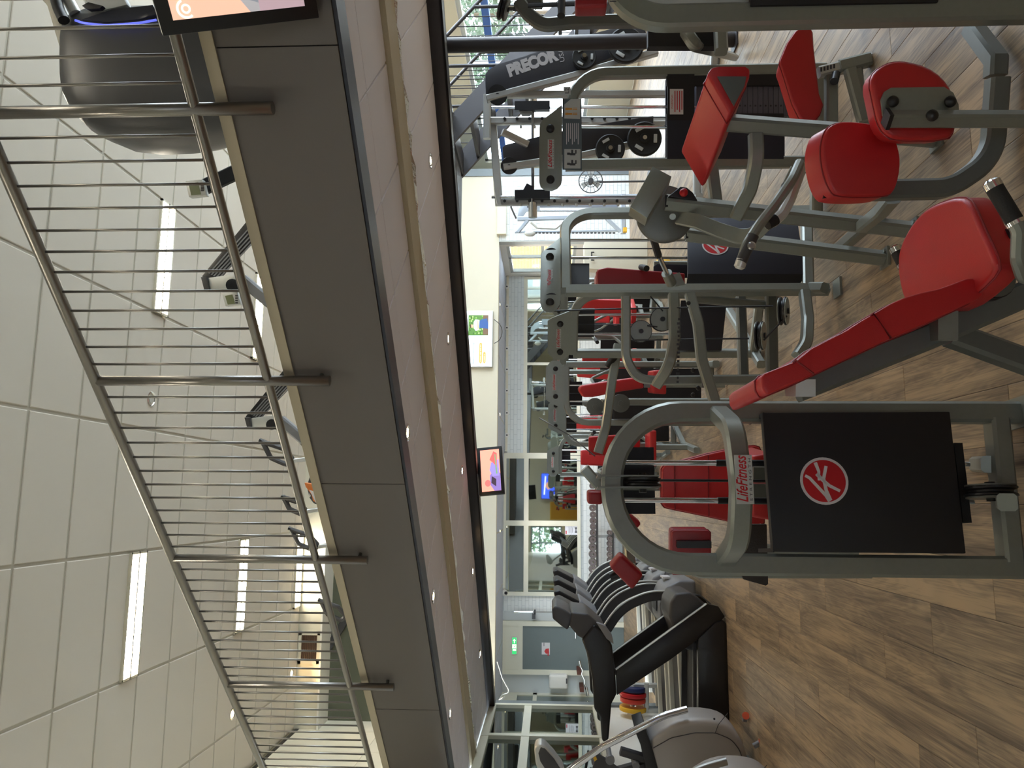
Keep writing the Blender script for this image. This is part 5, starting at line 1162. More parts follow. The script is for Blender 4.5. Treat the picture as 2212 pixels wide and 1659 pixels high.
# card on door, dispenser, bars on wall
cd_ = build(quad(PY(1179, 1401, YFAR-.042), XA_, UZ, .24, .17, .002), 'door_card', LOGOW, origin=PY(1179, 1401, YFAR-.042), smooth=0); tag(cd_, 'white card with red shape fixed on the grey door', 'sign')
c = PY(1181, 1407, YFAR-.0445)
build(poly([(-.05, -.05), (.06, -.045), (.05, .02), (0, .05), (-.045, .02)], c, XA_, UZ), 'red_shape', LOGOR, cd_, smooth=0); build(MB().cyl(c+XA_*-.07-UZ*.03, c+XA_*-.07-UZ*.03-YA_*.001, .018, 12), 'round_print', LOGOR, cd_)
build(quad(PY(1175, 1392, YFAR-.0445), XA_, UZ, .07, .012), 'small_print', INK, cd_, smooth=0)
ds = build(MB().box(PY(1206, 1471, YFAR-.13), (.28, .24, .38)), 'towel_dispenser', WHITE, bevel=.05, bseg=4, smooth=60, origin=PY(1206, 1471, YFAR-.13)); tag(ds, 'rounded white towel dispenser on the wall next to the grey door', 'dispenser')
build(MB().box(PY(1224, 1471, YFAR-.24), (.1, .02, .03)), 'outlet', DGREY, ds, smooth=0)
bb_ = thing('wall_barbell', 'steel barbell stored upright on a black bracket beside the grey door', 'barbell', PY(1150, 1322, YFAR-.15))
build(MB().cyl(PY(1110, 1322, YFAR-.15), PY(1151, 1322, YFAR-.15), .025, 12), 'sleeve', CHROME, bb_); build(MB().cyl(PY(1151, 1322, YFAR-.15), PY(1290, 1322, YFAR-.15), .014, 10), 'bar', BRUSHED, bb_)
build(MB().cyl(PY(1154, 1322, YFAR-.15), PY(1157, 1322, YFAR-.15), .05, 14), 'collar', BLACK, bb_); build(MB().box(PY(1153, 1331, YFAR-.06), (.1, .12, .07)), 'bracket', BLACK, bb_, smooth=0)
ez_ = thing('curl_bar', 'bent chrome curl bar lying on two brown wall pegs above the black treadmill', 'barbell', PY(1258, 1465, 16.4))
build(MB().pipe([PY(1251, 1427, 16.4), PY(1254, 1440, 16.4), PY(1258, 1448, 16.4), PY(1256, 1456, 16.4), PY(1262, 1468, 16.4), PY(1262, 1476, 16.4), PY(1266, 1484, 16.4), PY(1270, 1503, 16.4)], .016, nn=10, n=YA_), 'bar', CHROME, ez_)
for a, b, c_, d_ in ((1251, 1427, 1254, 1440), (1266, 1484, 1270, 1503)): build(MB().cyl(PY(a, b, 16.4), PY(c_, d_, 16.4), .03, 12), 'sleeve', CHROME, ez_)
for x, y in ((1246, 1447), (1252, 1484)): build(MB().box(PY(x+4, y, YFAR-.2), (.09, .5, .08)), 'wall_peg', mat('brown block', (92, 50, 38), .6), ez_, smooth=0)
pr_ = thing('plate_stand', 'pale stand holding coloured rubber plates behind the black handrail', 'stand', ground(PY(1400, 1510, 9.97)))
a, b = PY(1368, 1478, 9.97), PY(1366, 1537, 9.97); ax = (b-a).normalized()
build(MB().cyl(a, b, .024, 12).bar([PY(1396, 1475, 9.97), PY(1396, 1537, 9.97)], .06, n=UZ), 'peg', LIGHTST, pr_)
for y in (1480, 1535): build(MB().bar([PY(1372, y, 9.97), ground(PY(1400, y, 9.97), .01)], .05, n=F0), 'leg', LIGHTST, pr_)
for y, r, m_, lab in ((1487, .2, mat('blue plate', (34, 44, 92), .5), 'blue rubber weight plate on the pale stand'), (1499, .215, LOGOR, 'red rubber weight plate next to the blue one on the stand'), (1511, .205, mat('orange red plate', (204, 60, 44), .5), 'orange red rubber weight plate in the middle of the stand'), (1530, .215, YELLOW, 'yellow rubber weight plate at the end of the stand')):
    r *= .76; c = PY(1367, y, 9.97); t = thing('weight_disc', lab, 'weight plate', c, 'coloured plates on the pale stand')
    build(MB().lathe(c-ax*.025, ax, [(0, r*.97), (.008, r), (.042, r), (.05, r*.97), (.044, r*.8), (.044, r*.3)], 32), 'rubber_disc', m_, t)
    build(MB().cyl(c-ax*.027, c+ax*.027, r*.25, 16), 'hub', CHROME, t)
# loose cable in corner
lc = build(MB().pipe([P(1074, 1430, 12), P(1085, 1465, 12), P(1102, 1496, 12), P(1085, 1500, 12), P(1078, 1512, 11.5), P(1090, 1505, 11), PX(1072, 1522, XL+.02)], .008, rad=.15, nn=6, n=F0), 'loose_cable', LIGHTST); tag(lc, 'thin pale cable hanging in loops at the end of the dark beam', 'cable')

# ================================================================== SCREENS
def screen(name, lab, tl, ex, ey, w, h, th=.05, bez=.02, bm_=BLACK, face=None):
    """tl = top left corner, ex right, ey up"""
    ex = V(ex).normalized(); ey = V(ey).normalized(); n = ex.cross(ey); c = V(tl)+ex*w/2-ey*h/2
    t = thing(name, lab, 'television', c)
    build(MB().box(c-n*th/2, (w, h, th), ax=(ex, ey, n)), 'casing', bm_, t, bevel=.006)
    s = build(quad(c, ex, ey, w-2*bez, h-2*bez, .0015), 'screen_picture', face, t, smooth=0)
    def S(pts, m, nm='picture_area', o=.002): return build(poly([(a*(w-2*bez)/2, b*(h-2*bez)/2) for a, b in pts], c+n*o, ex, ey, .0006), nm, m, s, smooth=0)
    return t, s, S, c, n
def em(name, rgb, e=.9): return mat('screen '+name, rgb, .4, emit=e)
def circ(cx_, cy_, rx, ry, k=16): return [(cx_+rx*math.cos(2*PI*i/k), cy_+ry*math.sin(2*PI*i/k)) for i in range(k)]
# large advert screen on the bulkhead
tl = PY(1004, 793, YBULK-.07); br = PY(1065, 671, YBULK-.07)
t, s, S, c, n = screen('wall_screen', 'wide bright advertising screen with a photo on the cream bulkhead wall', tl, XA_, UZ, br.x-tl.x, tl.z-br.z, .06, .012, LIGHTST, em('pale blue', (214, 228, 236), .75))
S([(.12, -.7), (.86, -.7), (.86, .82), (.12, .82)], em('garden green', (74, 112, 52)), 'photo')
rg = random.Random(4)
for k in range(46): a, b = rg.uniform(.16, .82), rg.uniform(-.5, .78); S(circ(a, b, .035, .06, 7), em('leaf %d' % (k % 3), ((110, 150, 70), (56, 92, 40), (150, 176, 110))[k % 3]), 'leaf_print', .003)
S([(.14, -.7), (.85, -.7), (.85, -.3), (.14, -.3)], em('trunk brown', (96, 78, 62)), 'photo_ground', .0035)
S([(.36, -.7), (.56, -.68), (.74, -.6), (.7, -.15), (.62, .0), (.4, .0)], em('jeans blue', (48, 78, 130)), 'figure', .0045)
S([(.32, .0), (.68, -.02), (.7, .3), (.6, .42), (.5, .44), (.38, .4), (.28, .25)], em('grey shirt', (196, 206, 216)), 'figure', .0048)
S([(.3, .1), (.4, .02), (.66, .06), (.68, .14), (.42, .14)], em('skin', (206, 150, 120)), 'figure', .0051); S(circ(.46, .56, .06, .11), em('skin', (206, 150, 120)), 'figure', .0051); S([(.4, .6), (.52, .62), (.51, .7), (.44, .72), (.39, .68)], em('hair', (60, 46, 40)), 'figure', .0054)
S([(-.84, -.25)]+[(-.2+.06*math.cos(a), -.14+.11*math.sin(a)) for a in (-1.57, -.8, 0, .8, 1.57)]+[(-.84, -.03), (-.88, -.08), (-.9, -.14), (-.88, -.2)], em('ochre', (190, 148, 80)), 'text_button'); S([(-.84, -.53)]+[(-.52+.05*math.cos(a), -.43+.1*math.sin(a)) for a in (-1.57, -.8, 0, .8, 1.57)]+[(-.84, -.33), (-.88, -.38), (-.9, -.43), (-.88, -.48)], em('ochre', (190, 148, 80)), 'text_button')
W_ = br.x-tl.x
text('Neem contact op', c+XA_*(-.5*W_/2)+UZ*.1+n*.003, XA_, UZ, .05, INK, s, 'lettering', width=W_*.37)
for a0_, a1_, b_ in ((-.82, -.24, -.14), (-.82, -.56, -.43)):
    k = 0; a_ = a0_
    while a_ < a1_: S([(a_, b_-.03), (a_+.03, b_-.03), (a_+.03, b_+.03), (a_, b_+.03)], em('button print', (236, 220, 190)), 'small_print', .003); a_ += .045+.02*(k % 3 == 0); k += 1
# hanging television under the beam
hd_ = (PP(1060, 1018, QU(5.47, 0, 0), EV)-CAM).dot(F0)
tl, tr, bl_ = P(1035, 1070, hd_-.1), P(1030, 968, hd_+.1), P(1090, 1063, hd_-.1)
ex = (tr-tl); w_ = ex.length; ex.normalize(); ey = (tl-bl_); h_ = ey.length; ey = (ey-ex*ey.dot(ex)).normalized()
t, s, S, c, n = screen('hanging_television', 'black television with a pink picture hanging under the dark beam', tl, ex, ey, w_, h_, .05, .03, BLACK, em('peach pink', (246, 158, 136), .85))
S([(-1, -1), (-.2, -1), (.1, -.6), (-.25, .1), (-.7, .1), (-1, -.3)], em('mauve', (128, 108, 170)), 'figure'); S([(-.3, -.9), (.5, -.9), (.35, -.1), (.0, .1), (-.3, -.2)], em('violet', (140, 128, 196)), 'figure', .003)
S(circ(-.62, .35, .16, .3), em('face pink', (206, 108, 104)), 'figure', .004); S([(-.8, -.5), (-.45, -.55), (-.3, -.1), (-.62, -.02)], em('dark', (60, 48, 60)), 'figure', .0045); S([(.1, -.7), (.8, -.75), (.9, -.4), (.5, .05), (.35, -.3)], em('red cloth', (214, 96, 92)), 'figure', .0045); S([(-.2, -.72), (.75, -.6), (.75, -.5), (-.2, -.55)], em('green', (110, 150, 110)), 'figure', .005)
build(MB().cyl(c-n*.06+ey*h_*.3, V(((c-n*.06).x, (c-n*.06).y, 2.25)), .02, 10).box(c-n*.06, (.1, .1, .03), ax=(ex, ey, n)), 'ceiling_mount', BLACK, t)
# big television on the balcony front
tl = PP(352, 79, QU(Q0-.32, 0, 0), EV); bl_ = PP(690, 37, QU(Q0-.08, 0, 0), EV)
ex = -EU; ey = (tl-bl_); h_ = ey.length; ey = (ey-ex*ey.dot(ex)).normalized()
t, s, S, c, n = screen('balcony_television', 'large black framed television hung on the balcony front, cut by the room edge', tl, ex, ey, 1.12, h_, .07, .045, BLACK, em('grey picture', (168, 166, 168), .6))
S([(-1, -.15), (-1, 1), (-.6, 1), (-.6, .6), (-.74, .45), (-.82, .2), (-.9, 0)], em('apricot', (238, 190, 164), .62), 'picture_area')
S([(-.84, .66), (-.86, .5), (-.8, .38), (-.6, .3), (-.6, .9), (-.78, .85)], em('skin rose', (196, 138, 128), .5), 'figure', .003)
S([(-.9, 0), (-.82, .2), (-.74, .3), (-.6, .3), (-.6, -.3), (-.95, -.3)], em('blue grey', (136, 142, 152), .55), 'picture_area')
S([(-1, -.3), (-.6, -.3), (-.6, -1), (-1, -1)], em('pale rose', (186, 160, 168), .55), 'picture_area', .0025)
rg = random.Random(9)
for k in range(9): S(circ(-.88+.1*rg.random(), -.02+.26*rg.random(), .012, .02, 6), em('speck', (92, 96, 104), .4), 'picture_speck', .003)
W2 = 1.12
lg = c+ex*(-.94*(W2-.09)/2)+ey*(.78*(h_-.09)/2)+n*.0035
mb = MB()
for r0_, r1_ in ((.03, .023), (.015, .009)):
    k = 16; vs_ = []
    for i in range(k+1):
        a = PI*(.1+1.1*i/k) if r0_ > .02 else 2*PI*i/k
        vs_ += [lg+ex*math.cos(a)*r0_+ey*math.sin(a)*r0_, lg+ex*math.cos(a)*r1_+ey*math.sin(a)*r1_]
    mb.add(vs_, [(2*i, 2*i+1, 2*i+3, 2*i+2) for i in range(k)])
build(mb, 'round_mark', em('white mark', (250, 226, 212), .9), s, smooth=0)
build(MB().box(c-n*.12, (.4, .3, .12), ax=(ex, ey, n)), 'wall_mount', BLACK, t, smooth=0)
# screen seen only in the mirrors, and a yellow cabinet under it
p = V((2.0, -6.6, 1.6)); t, s, S, c, n = screen('blue_television', 'television with blue picture, seen reflected in the far mirror', p+V((-.6, 0, .35)), -XA_, UZ, 1.3, .7, .06, .02, BLACK, em('blue', (50, 80, 230), 1.6))
S([(-.4, -.6), (.1, -.8), (.3, .0), (0, .5), (-.3, .2)], em('skin', (206, 150, 120)), 'figure'); S([(-.8, .3), (.7, .5), (.7, .7), (-.8, .5)], em('white', (220, 226, 255), 1.2), 'picture_area')
yc = thing('yellow_cabinet', 'yellow cabinet at the back, seen reflected in the far mirror', 'cabinet', (-.5, -6.6, 0)); build(MB().aabb((-.95, -6.9, 0), (-.05, -6.4, 1.5)), 'body', YELLOW, yc, bevel=.01); build(MB().aabb((-.92, -6.4, .05), (-.08, -6.38, 1.45)), 'door', mat('ochre panel', (208, 150, 40), .5), yc, smooth=0)
# ================================================================== UPPER FLOOR BEHIND THE RAILING
ZB = 2.835
bk_ = thing('vario_trainer', 'large rounded dark grey training machine with pale arms standing behind the railing', 'gym machine', ground(P(300, 160, 4.1), ZB))
d_ = 3.95
rows = [(150, 35, 232), (160, 24, 250), (190, 12, 280), (240, 8, 300), (300, 6, 306), (360, 6, 304), (420, 10, 297), (480, 30, 285), (560, 60, 260)]
mb = MB(); rings = []
for x, ya, yb in rows:
    a, b = P(x, ya, d_), P(x, yb, d_); c = (a+b)/2; hw = (a-b).length/2; ring = []
    for k in range(28):
        th = 2*PI*k/28; cx_, cy_ = math.cos(th), math.sin(th)
        sx_ = math.copysign(abs(cx_)**.62, cx_)*hw; sy2 = math.copysign(abs(cy_)**.62, cy_)*hw*.75
        ring.append(c+RT*sx_+F0*(sy2+hw*.4))
    rings.append(ring)
vs_ = [p for r in rings for p in r]; fs = []
for i in range(len(rings)-1):
    for k in range(28): fs.append((i*28+k, i*28+(k+1) % 28, (i+1)*28+(k+1) % 28, (i+1)*28+k))
fs += [tuple(range(28)), tuple((len(rings)-1)*28+k for k in range(28))]
SHELL = mat('charcoal shell', (74, 74, 76), .38, .2, bump=.08, bscale=600)
body = build(mb.add(vs_, fs), 'shell', SHELL, bk_, smooth=60)
def on(x, y, o=-.0): return P(x, y, d_-.13+o)
for y0, off in ((133, 0), (238, 0)): build(MB().pipe([P(152, y0-4, d_-.0), P(175, y0, d_-.06), P(230, y0+6, d_-.085), P(330, y0+3, d_-.087), P(420, y0-2, d_-.07)], .004, nn=6, rad=.1), 'shell_seam', BLACK, body)
build(MB().pipe([P(262, 138, d_-.09), P(280, 205, d_-.09), P(296, 244, d_-.09)], .003, nn=6), 'shell_seam', BLACK, body)
for x, y in ((258, 132), (300, 250)): build(MB().cyl(P(x, y, d_-.085), P(x, y, d_-.1), .008, 8), 'screw', BLACK, body)
rim = [P(163, 44, d_-.12), P(180, 50, d_-.14), P(230, 55, d_-.15), P(300, 50, d_-.15), P(338, 43, d_-.13)]
build(MB().pipe(rim, .006, rad=.2, nn=8), 'blue_rim', mat('blue lit rim', (90, 100, 220), .3, emit=.8), bk_)
dk = [(175, 42), (240, 20), (330, 10), (340, 30), (300, 42), (230, 48)]
build(MB().prism([P(x, y, d_-.12) for x, y in dk], F0*.03), 'display_panel', mat('glossy display', (52, 54, 60), .15), bk_, bevel=.004)
arm = [(85, -6), (100, 10), (128, 105), (146, 118), (150, 108), (120, 0), (112, -20)]
build(MB().prism([P(x, y, d_+.05) for x, y in arm], F0*.12), 'side_arm', mat('pale arm plastic', (176, 172, 158), .4), bk_, bevel=.015, bseg=3, smooth=50)
build(MB().pipe([P(118, -10, d_-.1), P(127, 20, d_-.12), P(138, 44, d_-.14)], .028, rad=.1, nn=12), 'grip', BLACK, bk_)
build(MB().pipe([P(133, -10, d_-.06), P(150, 5, d_-.06), P(163, 30, d_-.06)], .03, rad=.1, nn=12), 'grip', LIGHTST, bk_)
build(MB().prism([P(180, 5, d_-.1), P(205, -20, d_-.1), P(260, -20, d_-.1), P(275, 10, d_-.1), P(225, 22, d_-.1), P(200, 18, d_-.1)], F0*.06), 'console', STICK, bk_, bevel=.01)
build(MB().prism([P(176, 12, d_-.16), P(190, 4, d_-.16), P(222, 12, d_-.16), P(215, 18, d_-.16), P(190, 20, d_-.16)], F0*.03), 'holder', BLACK, bk_, bevel=.004)
build(MB().prism([P(138, 168, d_+.3), P(140, 178, d_+.3), P(175, 197, d_+.3), P(165, 170, d_+.3)], F0*.1), 'pedal_arm', BLACK, bk_, smooth=0)
def lcd(x0, y0, x1, y1, d, parent):
    o = build(MB().prism([P(x0, y0, d), P(x1-3, y0-4, d), P(x1+6, y1-2, d), P(x0+8, y1+2, d)], F0*.05), 'display_box', LIGHTST, parent, bevel=.006)
    build(MB().prism([P(x0+7, y0+5, d-.002), P(x1-12, y0+2, d-.002), P(x1-6, y1-4, d-.002), P(x0+13, y1-2, d-.002)], F0*.002), 'display', mat('olive display', (122, 128, 96), .2), o, smooth=0)
    for k in range(4): build(MB().box(P(x1-3, y0+5+5*k, d-.003), (.012, .004, .02), ax=(RT, F0, UZ)), 'key', DGREY, o, smooth=0)
    return o
def runner(name, lab, d, x0, y0, sc_, with_lcd):
    """console and mast of an upstairs treadmill, striped back plate leaning away"""
    t = thing(name, lab, 'treadmill', ground(P(560, y0+40, d), ZB), 'treadmills on the upper floor')
    def C(a, b, o=0.): return P(x0+a*sc_, y0+b*sc_, d+o)
    pl_ = build(MB().prism([C(0, 0), C(6, 28), C(16, 30), C(110, -80), C(118, -130), C(98, -120)], F0*.04), 'back_plate', BLACK, t, bevel=.006)
    for k in range(5): build(MB().prism([C(14+k*5, -6+k*3, -.004), C(17+k*5, -5+k*3, -.004), C(112+k*2, -112+k*8, -.004), C(110+k*2, -114+k*8, -.004)], F0*.004), 'vent_slat', MGREY, pl_, smooth=0)
    build(MB().prism([C(14, 4, -.03), C(17, 32, -.03), C(76, 30, -.03), C(82, 2, -.03), C(70, -4, -.03)], F0*.06), 'console_arm', LIGHTST, t, bevel=.006)
    build(MB().prism([C(-3, 2, -.05), C(5, 32, -.05), C(16, 30, -.05), C(10, 2, -.05)], F0*.1), 'arm_end_cap', DGREY, t, bevel=.006)
    build(MB().cyl(C(66, 20, -.05), C(66, 20, .08), .05, 16), 'pivot', BLACK, t)
    build(MB().bar([C(88, 8, .06), C(150, 60, .06), ground(C(190, 90, .06), ZB)], .09, n=F0, rad=.1), 'mast', MGREY, t)
    build(MB().bar([ground(C(190, 60, .06), ZB+.08), ground(C(190, 60, .06), ZB+.08)+F0*1.1], .5, .14, n=UZ), 'deck', DGREY, t)
    if with_lcd: lcd(x0+43*sc_, y0+38*sc_, x0+78*sc_, y0+64*sc_, d-.03, t)
    return t
runner('treadmill_console', 'upstairs treadmill mast with striped black plate, behind the fourth bay of thin bars', 6.0, 436, 596, 1.0, True)
runner('treadmill_console', 'upstairs treadmill mast with striped black plate, beside the second railing post', 7.0, 530, 900, .86, False)
tc = thing('treadmill_display', 'upstairs treadmill with small olive display on a dark arm, nearest the rounded machine', 'treadmill', ground(P(560, 400, 5.2), ZB))
lcd(400, 391, 440, 424, 5.1, tc); build(MB().bar([P(440, 405, 5.2), P(510, 372, 5.3), ground(P(560, 350, 5.4), ZB)], .1, .05, n=F0), 'mast', BLACK, tc)
build(MB().bar([ground(P(560, 350, 5.4), ZB+.08), ground(P(560, 350, 5.4), ZB+.08)+F0*1.4], .5, .14, n=UZ), 'deck', DGREY, tc)
def bike(x0, y0, d, lab, k, seatc=None):
    t = thing('exercise_bike', lab, 'exercise bike', ground(P(700, y0, d), ZB), 'exercise bikes on the upper floor')
    def C(a, b, o=0.): return P(x0+a*k*1.55, y0+b*k*1.05, d+o)
    build(MB().pipe([C(0, -28), C(4, -25), C(35, -10), C(52, 18), C(42, 30), C(14, 12), C(4, -18), C(0, -28)], .03, rad=.06, nn=10), 'handlebar', DGREY, t)
    build(MB().cyl(C(-4, -31), C(4, -26), .025, 10), 'bar_grip', BLACK, t)
    build(MB().pipe([C(62, -30), C(72, -10), C(100, -8)], .022, rad=.05, nn=10), 'side_bar', DGREY, t)
    build(MB().bar([C(50, 20), C(100, 10, .1), ground(C(190, -30, .15), ZB)], .05, n=F0), 'mast', LIGHTST, t)
    build(MB().lathe(ground(C(0, -60, .25), ZB+.3)-F0*.06, F0, [(0, .24), (.02, .28), (.1, .28), (.12, .24)], 28), 'flywheel_cover', ORANGE if seatc else MGREY, t)
    build(MB().bar([ground(C(0, 30, .2), ZB+.04), ground(C(0, -120, .3), ZB+.04)], .08, n=UZ), 'base', DGREY, t)
    build(MB().ball(C(66, -64, .35), .12, 12, (1.2, 1, .45)), 'saddle', BLACK, t); build(MB().bar([C(72, -64, .35), ground(C(72, -56, .35), ZB+.06)], .045, n=F0), 'saddle_post', STEELD, t)
    return t
bike(566, 978, 8.8, 'upstairs exercise bike with loop handlebar beside the joint in the bottom rail', .85)
bike(612, 1092, 9.0, 'upstairs exercise bike with orange wheel cover, between the two loop handlebars', .62, True)
bike(628, 1165, 9.6, 'upstairs exercise bike with a loop handlebar close to the third railing post', .75)
bike(692, 1318, 10.4, 'farthest upstairs exercise bike, handlebar in front of the dark olive wall', .7)
op = thing('spin_console', 'orange and white bike console screen just above the balcony edge', 'console', P(676, 1062, 7.4))
build(MB().prism([P(657, 1043, 7.4), P(660, 1052, 7.4), P(672, 1068, 7.4), P(676, 1082, 7.4), P(690, 1092, 7.4), P(700, 1076, 7.4), P(678, 1046, 7.4)], F0*.05), 'casing', ORANGE, op, bevel=.008)
build(MB().prism([P(668, 1058, 7.39), P(692, 1068, 7.39), P(698, 1090, 7.39), P(682, 1086, 7.39)], F0*.006), 'white_panel', LOGOW, op, smooth=0)
build(MB().bar([P(690, 1080, 7.44), ground(P(760, 1085, 7.44), ZB)], .04, n=F0), 'stalk', STEELD, op)
wb_ = build(MB().bar([PY(752, 1330, YSOF+.48), PY(700, 1415, YSOF+.48)], .12, .05, n=YA_), 'sloping_handrail', DGREY, origin=PY(725, 1370, YSOF+.48)); tag(wb_, 'dark sloping board leaning in front of the olive upper wall', 'handrail')

# ================================================================== FAR RIGHT: SMITH MACHINE, LEVER PRESS, PULL STATIONS
sm_ = thing('smith_machine', 'tall silver smith machine with barbell and drilled rails under the stairs', 'gym machine', ground(P(1430, 340, 7.9)))
SM = mat('silver smith paint', (176, 176, 172), .35, .4)
S0 = lambda x, y, o=0.: P(x, y, 7.9+o)
build(MB().bar([S0(1052, 205), S0(1052, 300)], .075, .07, n=F0).bar([S0(1186-128, 262, .06), ground(S0(1400, 262, .06), .02)], .075, .07, n=F0).bar([S0(1070, 437, .06), ground(S0(1400, 432, .06), .02)], .075, .07, n=F0).bar([S0(1064, 262, .1), S0(1078, 440, .1)], .08, .07, n=F0).bar([S0(1072, 408), S0(1078, 442)], .05, n=F0), 'frame', SM, sm_)
build(MB().bar([ground(S0(1400, 255), .05), ground(S0(1400, 440), .05)], .07, n=UZ).bar([ground(S0(1400, 262), .05)-F0*.12, ground(S0(1400, 262), .05)+F0*.9], .07, n=UZ).bar([ground(S0(1400, 432), .05)-F0*.12, ground(S0(1400, 432), .05)+F0*.9], .07, n=UZ), 'base_frame', SM, sm_)
mbh = MB()
for y, o in ((256, 0), (434, 0)):
    for k in range(12): x = 1090+27*k; mbh.cyl(S0(x, y, .02), S0(x, y, .01), .016, 8)
hk = build(mbh, 'rail_holes', BLACK, sm_); hk['kind'] = 'stuff'
for k in range(10):
    for y in (272, 440): build(MB().cyl(S0(1125+30*k, y, .02), S0(1125+30*k, y+5, .02), .014, 8), 'rail_stud', LIGHTST, sm_)
for y in (232, 426): build(MB().cyl(S0(1062, y), S0(1390, y), .015, 10), 'guide_rod', CHROME, sm_)
build(MB().cyl(S0(1151, 196), S0(1151, 240), .045, 14).cyl(S0(1151, 240), S0(1151, 438), .016, 10).cyl(S0(1151, 438), S0(1151, 470), .045, 14), 'barbell', CHROME, sm_)
for y in (230, 421): build(MB().box(S0(1150, y, -.03), (.09, .07, .36), ax=(RT, F0, UZ)), 'bar_carriage', BLACK, sm_, smooth=0)
build(MB().prism([S0(1138, 396, -.06), S0(1152, 403, -.06), S0(1152, 418, -.06), S0(1140, 410, -.06), S0(1128, 414, -.06)], F0*.03), 'bar_hook', BLACK, sm_, smooth=0)
build(MB().prism([S0(1122, 240, -.04), S0(1128, 250, -.04), S0(1144, 250, -.04), S0(1150, 244, -.04), S0(1150, 240, -.04)], F0*.02), 'carriage_plate', SM, sm_)
lp = thing('lever_press', 'black covered sloping lever press with large white lettering along its arm', 'gym machine', ground(P(1420, 150, 7.2)))
PB = mat('black press cover', (44, 42, 46), .5, bump=.08, bscale=600)
LP = lambda x, y, o=0.: P(x, y, 7.0+o*.32)
c1 = [(1048, 172), (1048, 160), (1055, 150), (1075, 138), (1135, 120), (1240, 82), (1390, 44), (1400, 90), (1240, 158), (1050, 211)]
cv = build(MB().prism([LP(*p) for p in c1], F0*.16), 'arm_cover', PB, lp, bevel=.01)
build(MB().bar([LP(1052, 214, .0), LP(1235, 166, .0), LP(1420, 112, .0)], .06, .08, n=F0), 'arm_rail', SM, lp)
te = (LP(1180, 120)-LP(1100, 148)); tdir = te.normalized(); tup = (LP(1090, 140)-LP(1100, 168)).normalized()
text('PRECOR', LP(1149, 137, -.006), tdir, F0.cross(tdir)*-1 if F0.cross(tdir).dot(RT) < 0 else F0.cross(tdir), .145, mat('cover lettering', (186, 182, 182), .5), cv, 'lettering', width=te.length*1.34, bold=.01)
t3 = (LP(1209, 105)-LP(1214, 132)).normalized()
text('USA', LP(1213, 119, -.006), t3, F0.cross(t3)*-1 if F0.cross(t3).dot(UZ) < 0 else F0.cross(t3), .06, mat('cover lettering', (186, 182, 182), .5), cv, 'lettering', width=.125)
c2 = [(1085, 318), (1092, 312), (1200, 285), (1330, 262), (1412, 250), (1412, 290), (1250, 332), (1088, 350)]
cv2 = build(MB().prism([LP(x, y, .9) for x, y in c2], F0*.16), 'arm_cover', PB, lp, bevel=.01)
build(MB().bar([LP(1088, 362, .9), LP(1250, 338, .9), LP(1420, 300, .9)], .06, .08, n=F0), 'arm_rail', SM, lp)
build(MB().bar([LP(1085, 285, .5), LP(1140, 312, .8)], .06, n=F0).bar([LP(1060, 205, .1), ground(LP(1420, 205, .1), .01)], .06, n=F0).bar([LP(1410, 80, .1), ground(LP(1440, 80, .1), .01)], .07, n=F0).bar([LP(1410, 270, 1.0), ground(LP(1440, 270, 1.0), .01)], .07, n=F0).bar([ground(LP(1440, 80, .1), .04), ground(LP(1440, 270, 1.0), .04)], .07, n=UZ), 'press_frame', SM, lp)
for x, y, o, r in ((1075, 205, -.03, .09), (1100, 358, .87, .08)): pulley(lp, LP(x, y, o), RT*.4+F0, r, 'wheel', cover=False)
for (x, y, d, r, lab) in ((1262, 124, 6.95, .11, 'small black weight plate on the press cover below the lettering'), (1352, 98, 6.9, .16, 'black grip weight plate hanging low by the round column'), (1318, 322, 7.22, .137, 'black grip weight plate with cut-outs in front of the white wall'), (1392, 300, 7.22, .16, 'black grip weight plate low beside the warning sticker tower')):
    c = P(x, y, d); t = thing('weight_disc', lab, 'weight plate', c, 'black plates on the lever press')
    o = build(MB().lathe(c+F0*.03, BK, [(0, r*.95), (.01, r), (.04, r), (.05, r*.93), (.045, r*.75), (.045, r*.3), (.06, r*.26)], 32), 'rubber_disc', RUBBER, t)
    for k in range(3):
        a = 2*PI*k/3+.5; q = c+(RT*math.cos(a)+UZ*math.sin(a))*r*.62
        build(MB().box(q+BK*.018, (r*.5, .012, r*.2), ax=((RT*-math.sin(a)+UZ*math.cos(a)), F0, (RT*math.cos(a)+UZ*math.sin(a)))), 'grip_slot', STICK if r < .19 else BLACK, t, bevel=.004)
    build(MB().cyl(c+F0*.14, c+BK*.05, .02, 14), 'hub', CHROME, t)
ir = mat('haze tinted metal', (190, 200, 212), .35, .3)  # pale blue haze of the light is put into this metal colour
fx = thing('pull_station', 'haze tinted pale blue pull-up station with perforated curved top plate by the white wall', 'gym machine', ground(P(1345, 440, 12.8)))
FX = lambda x, y, o=0.: P(x, y, 12.8+o)
cvp = [(1118, 470), (1120, 452), (1132, 436), (1150, 426), (1166, 422), (1166, 456), (1150, 452), (1136, 458), (1128, 470)]
pf = build(MB().prism([FX(*p) for p in cvp], F0*.03), 'curved_plate', ir, fx, bevel=.003)
for k in range(4):
    for j in range(3): build(MB().cyl(FX(1140+6*k, 433+7*j, -.003), FX(1140+6*k, 433+7*j, .0), .013, 8), 'plate_hole', DGREY, pf)
build(MB().bar([FX(1118, 473), ground(FX(1346, 466))], .07, n=F0).bar([FX(1165, 424), ground(FX(1346, 424))], .06, n=F0).bar([FX(1346, 420), FX(1346, 505)], .08, n=UZ).bar([FX(1112, 502), FX(1345, 498)], .03, n=F0), 'frame', ir, fx)
for a, b in (((1140, 476), (1118, 502)), ((1310, 472), (1340, 500))): build(MB().bar([FX(*a), FX(*b)], .06, n=F0), 'brace', ir, fx)
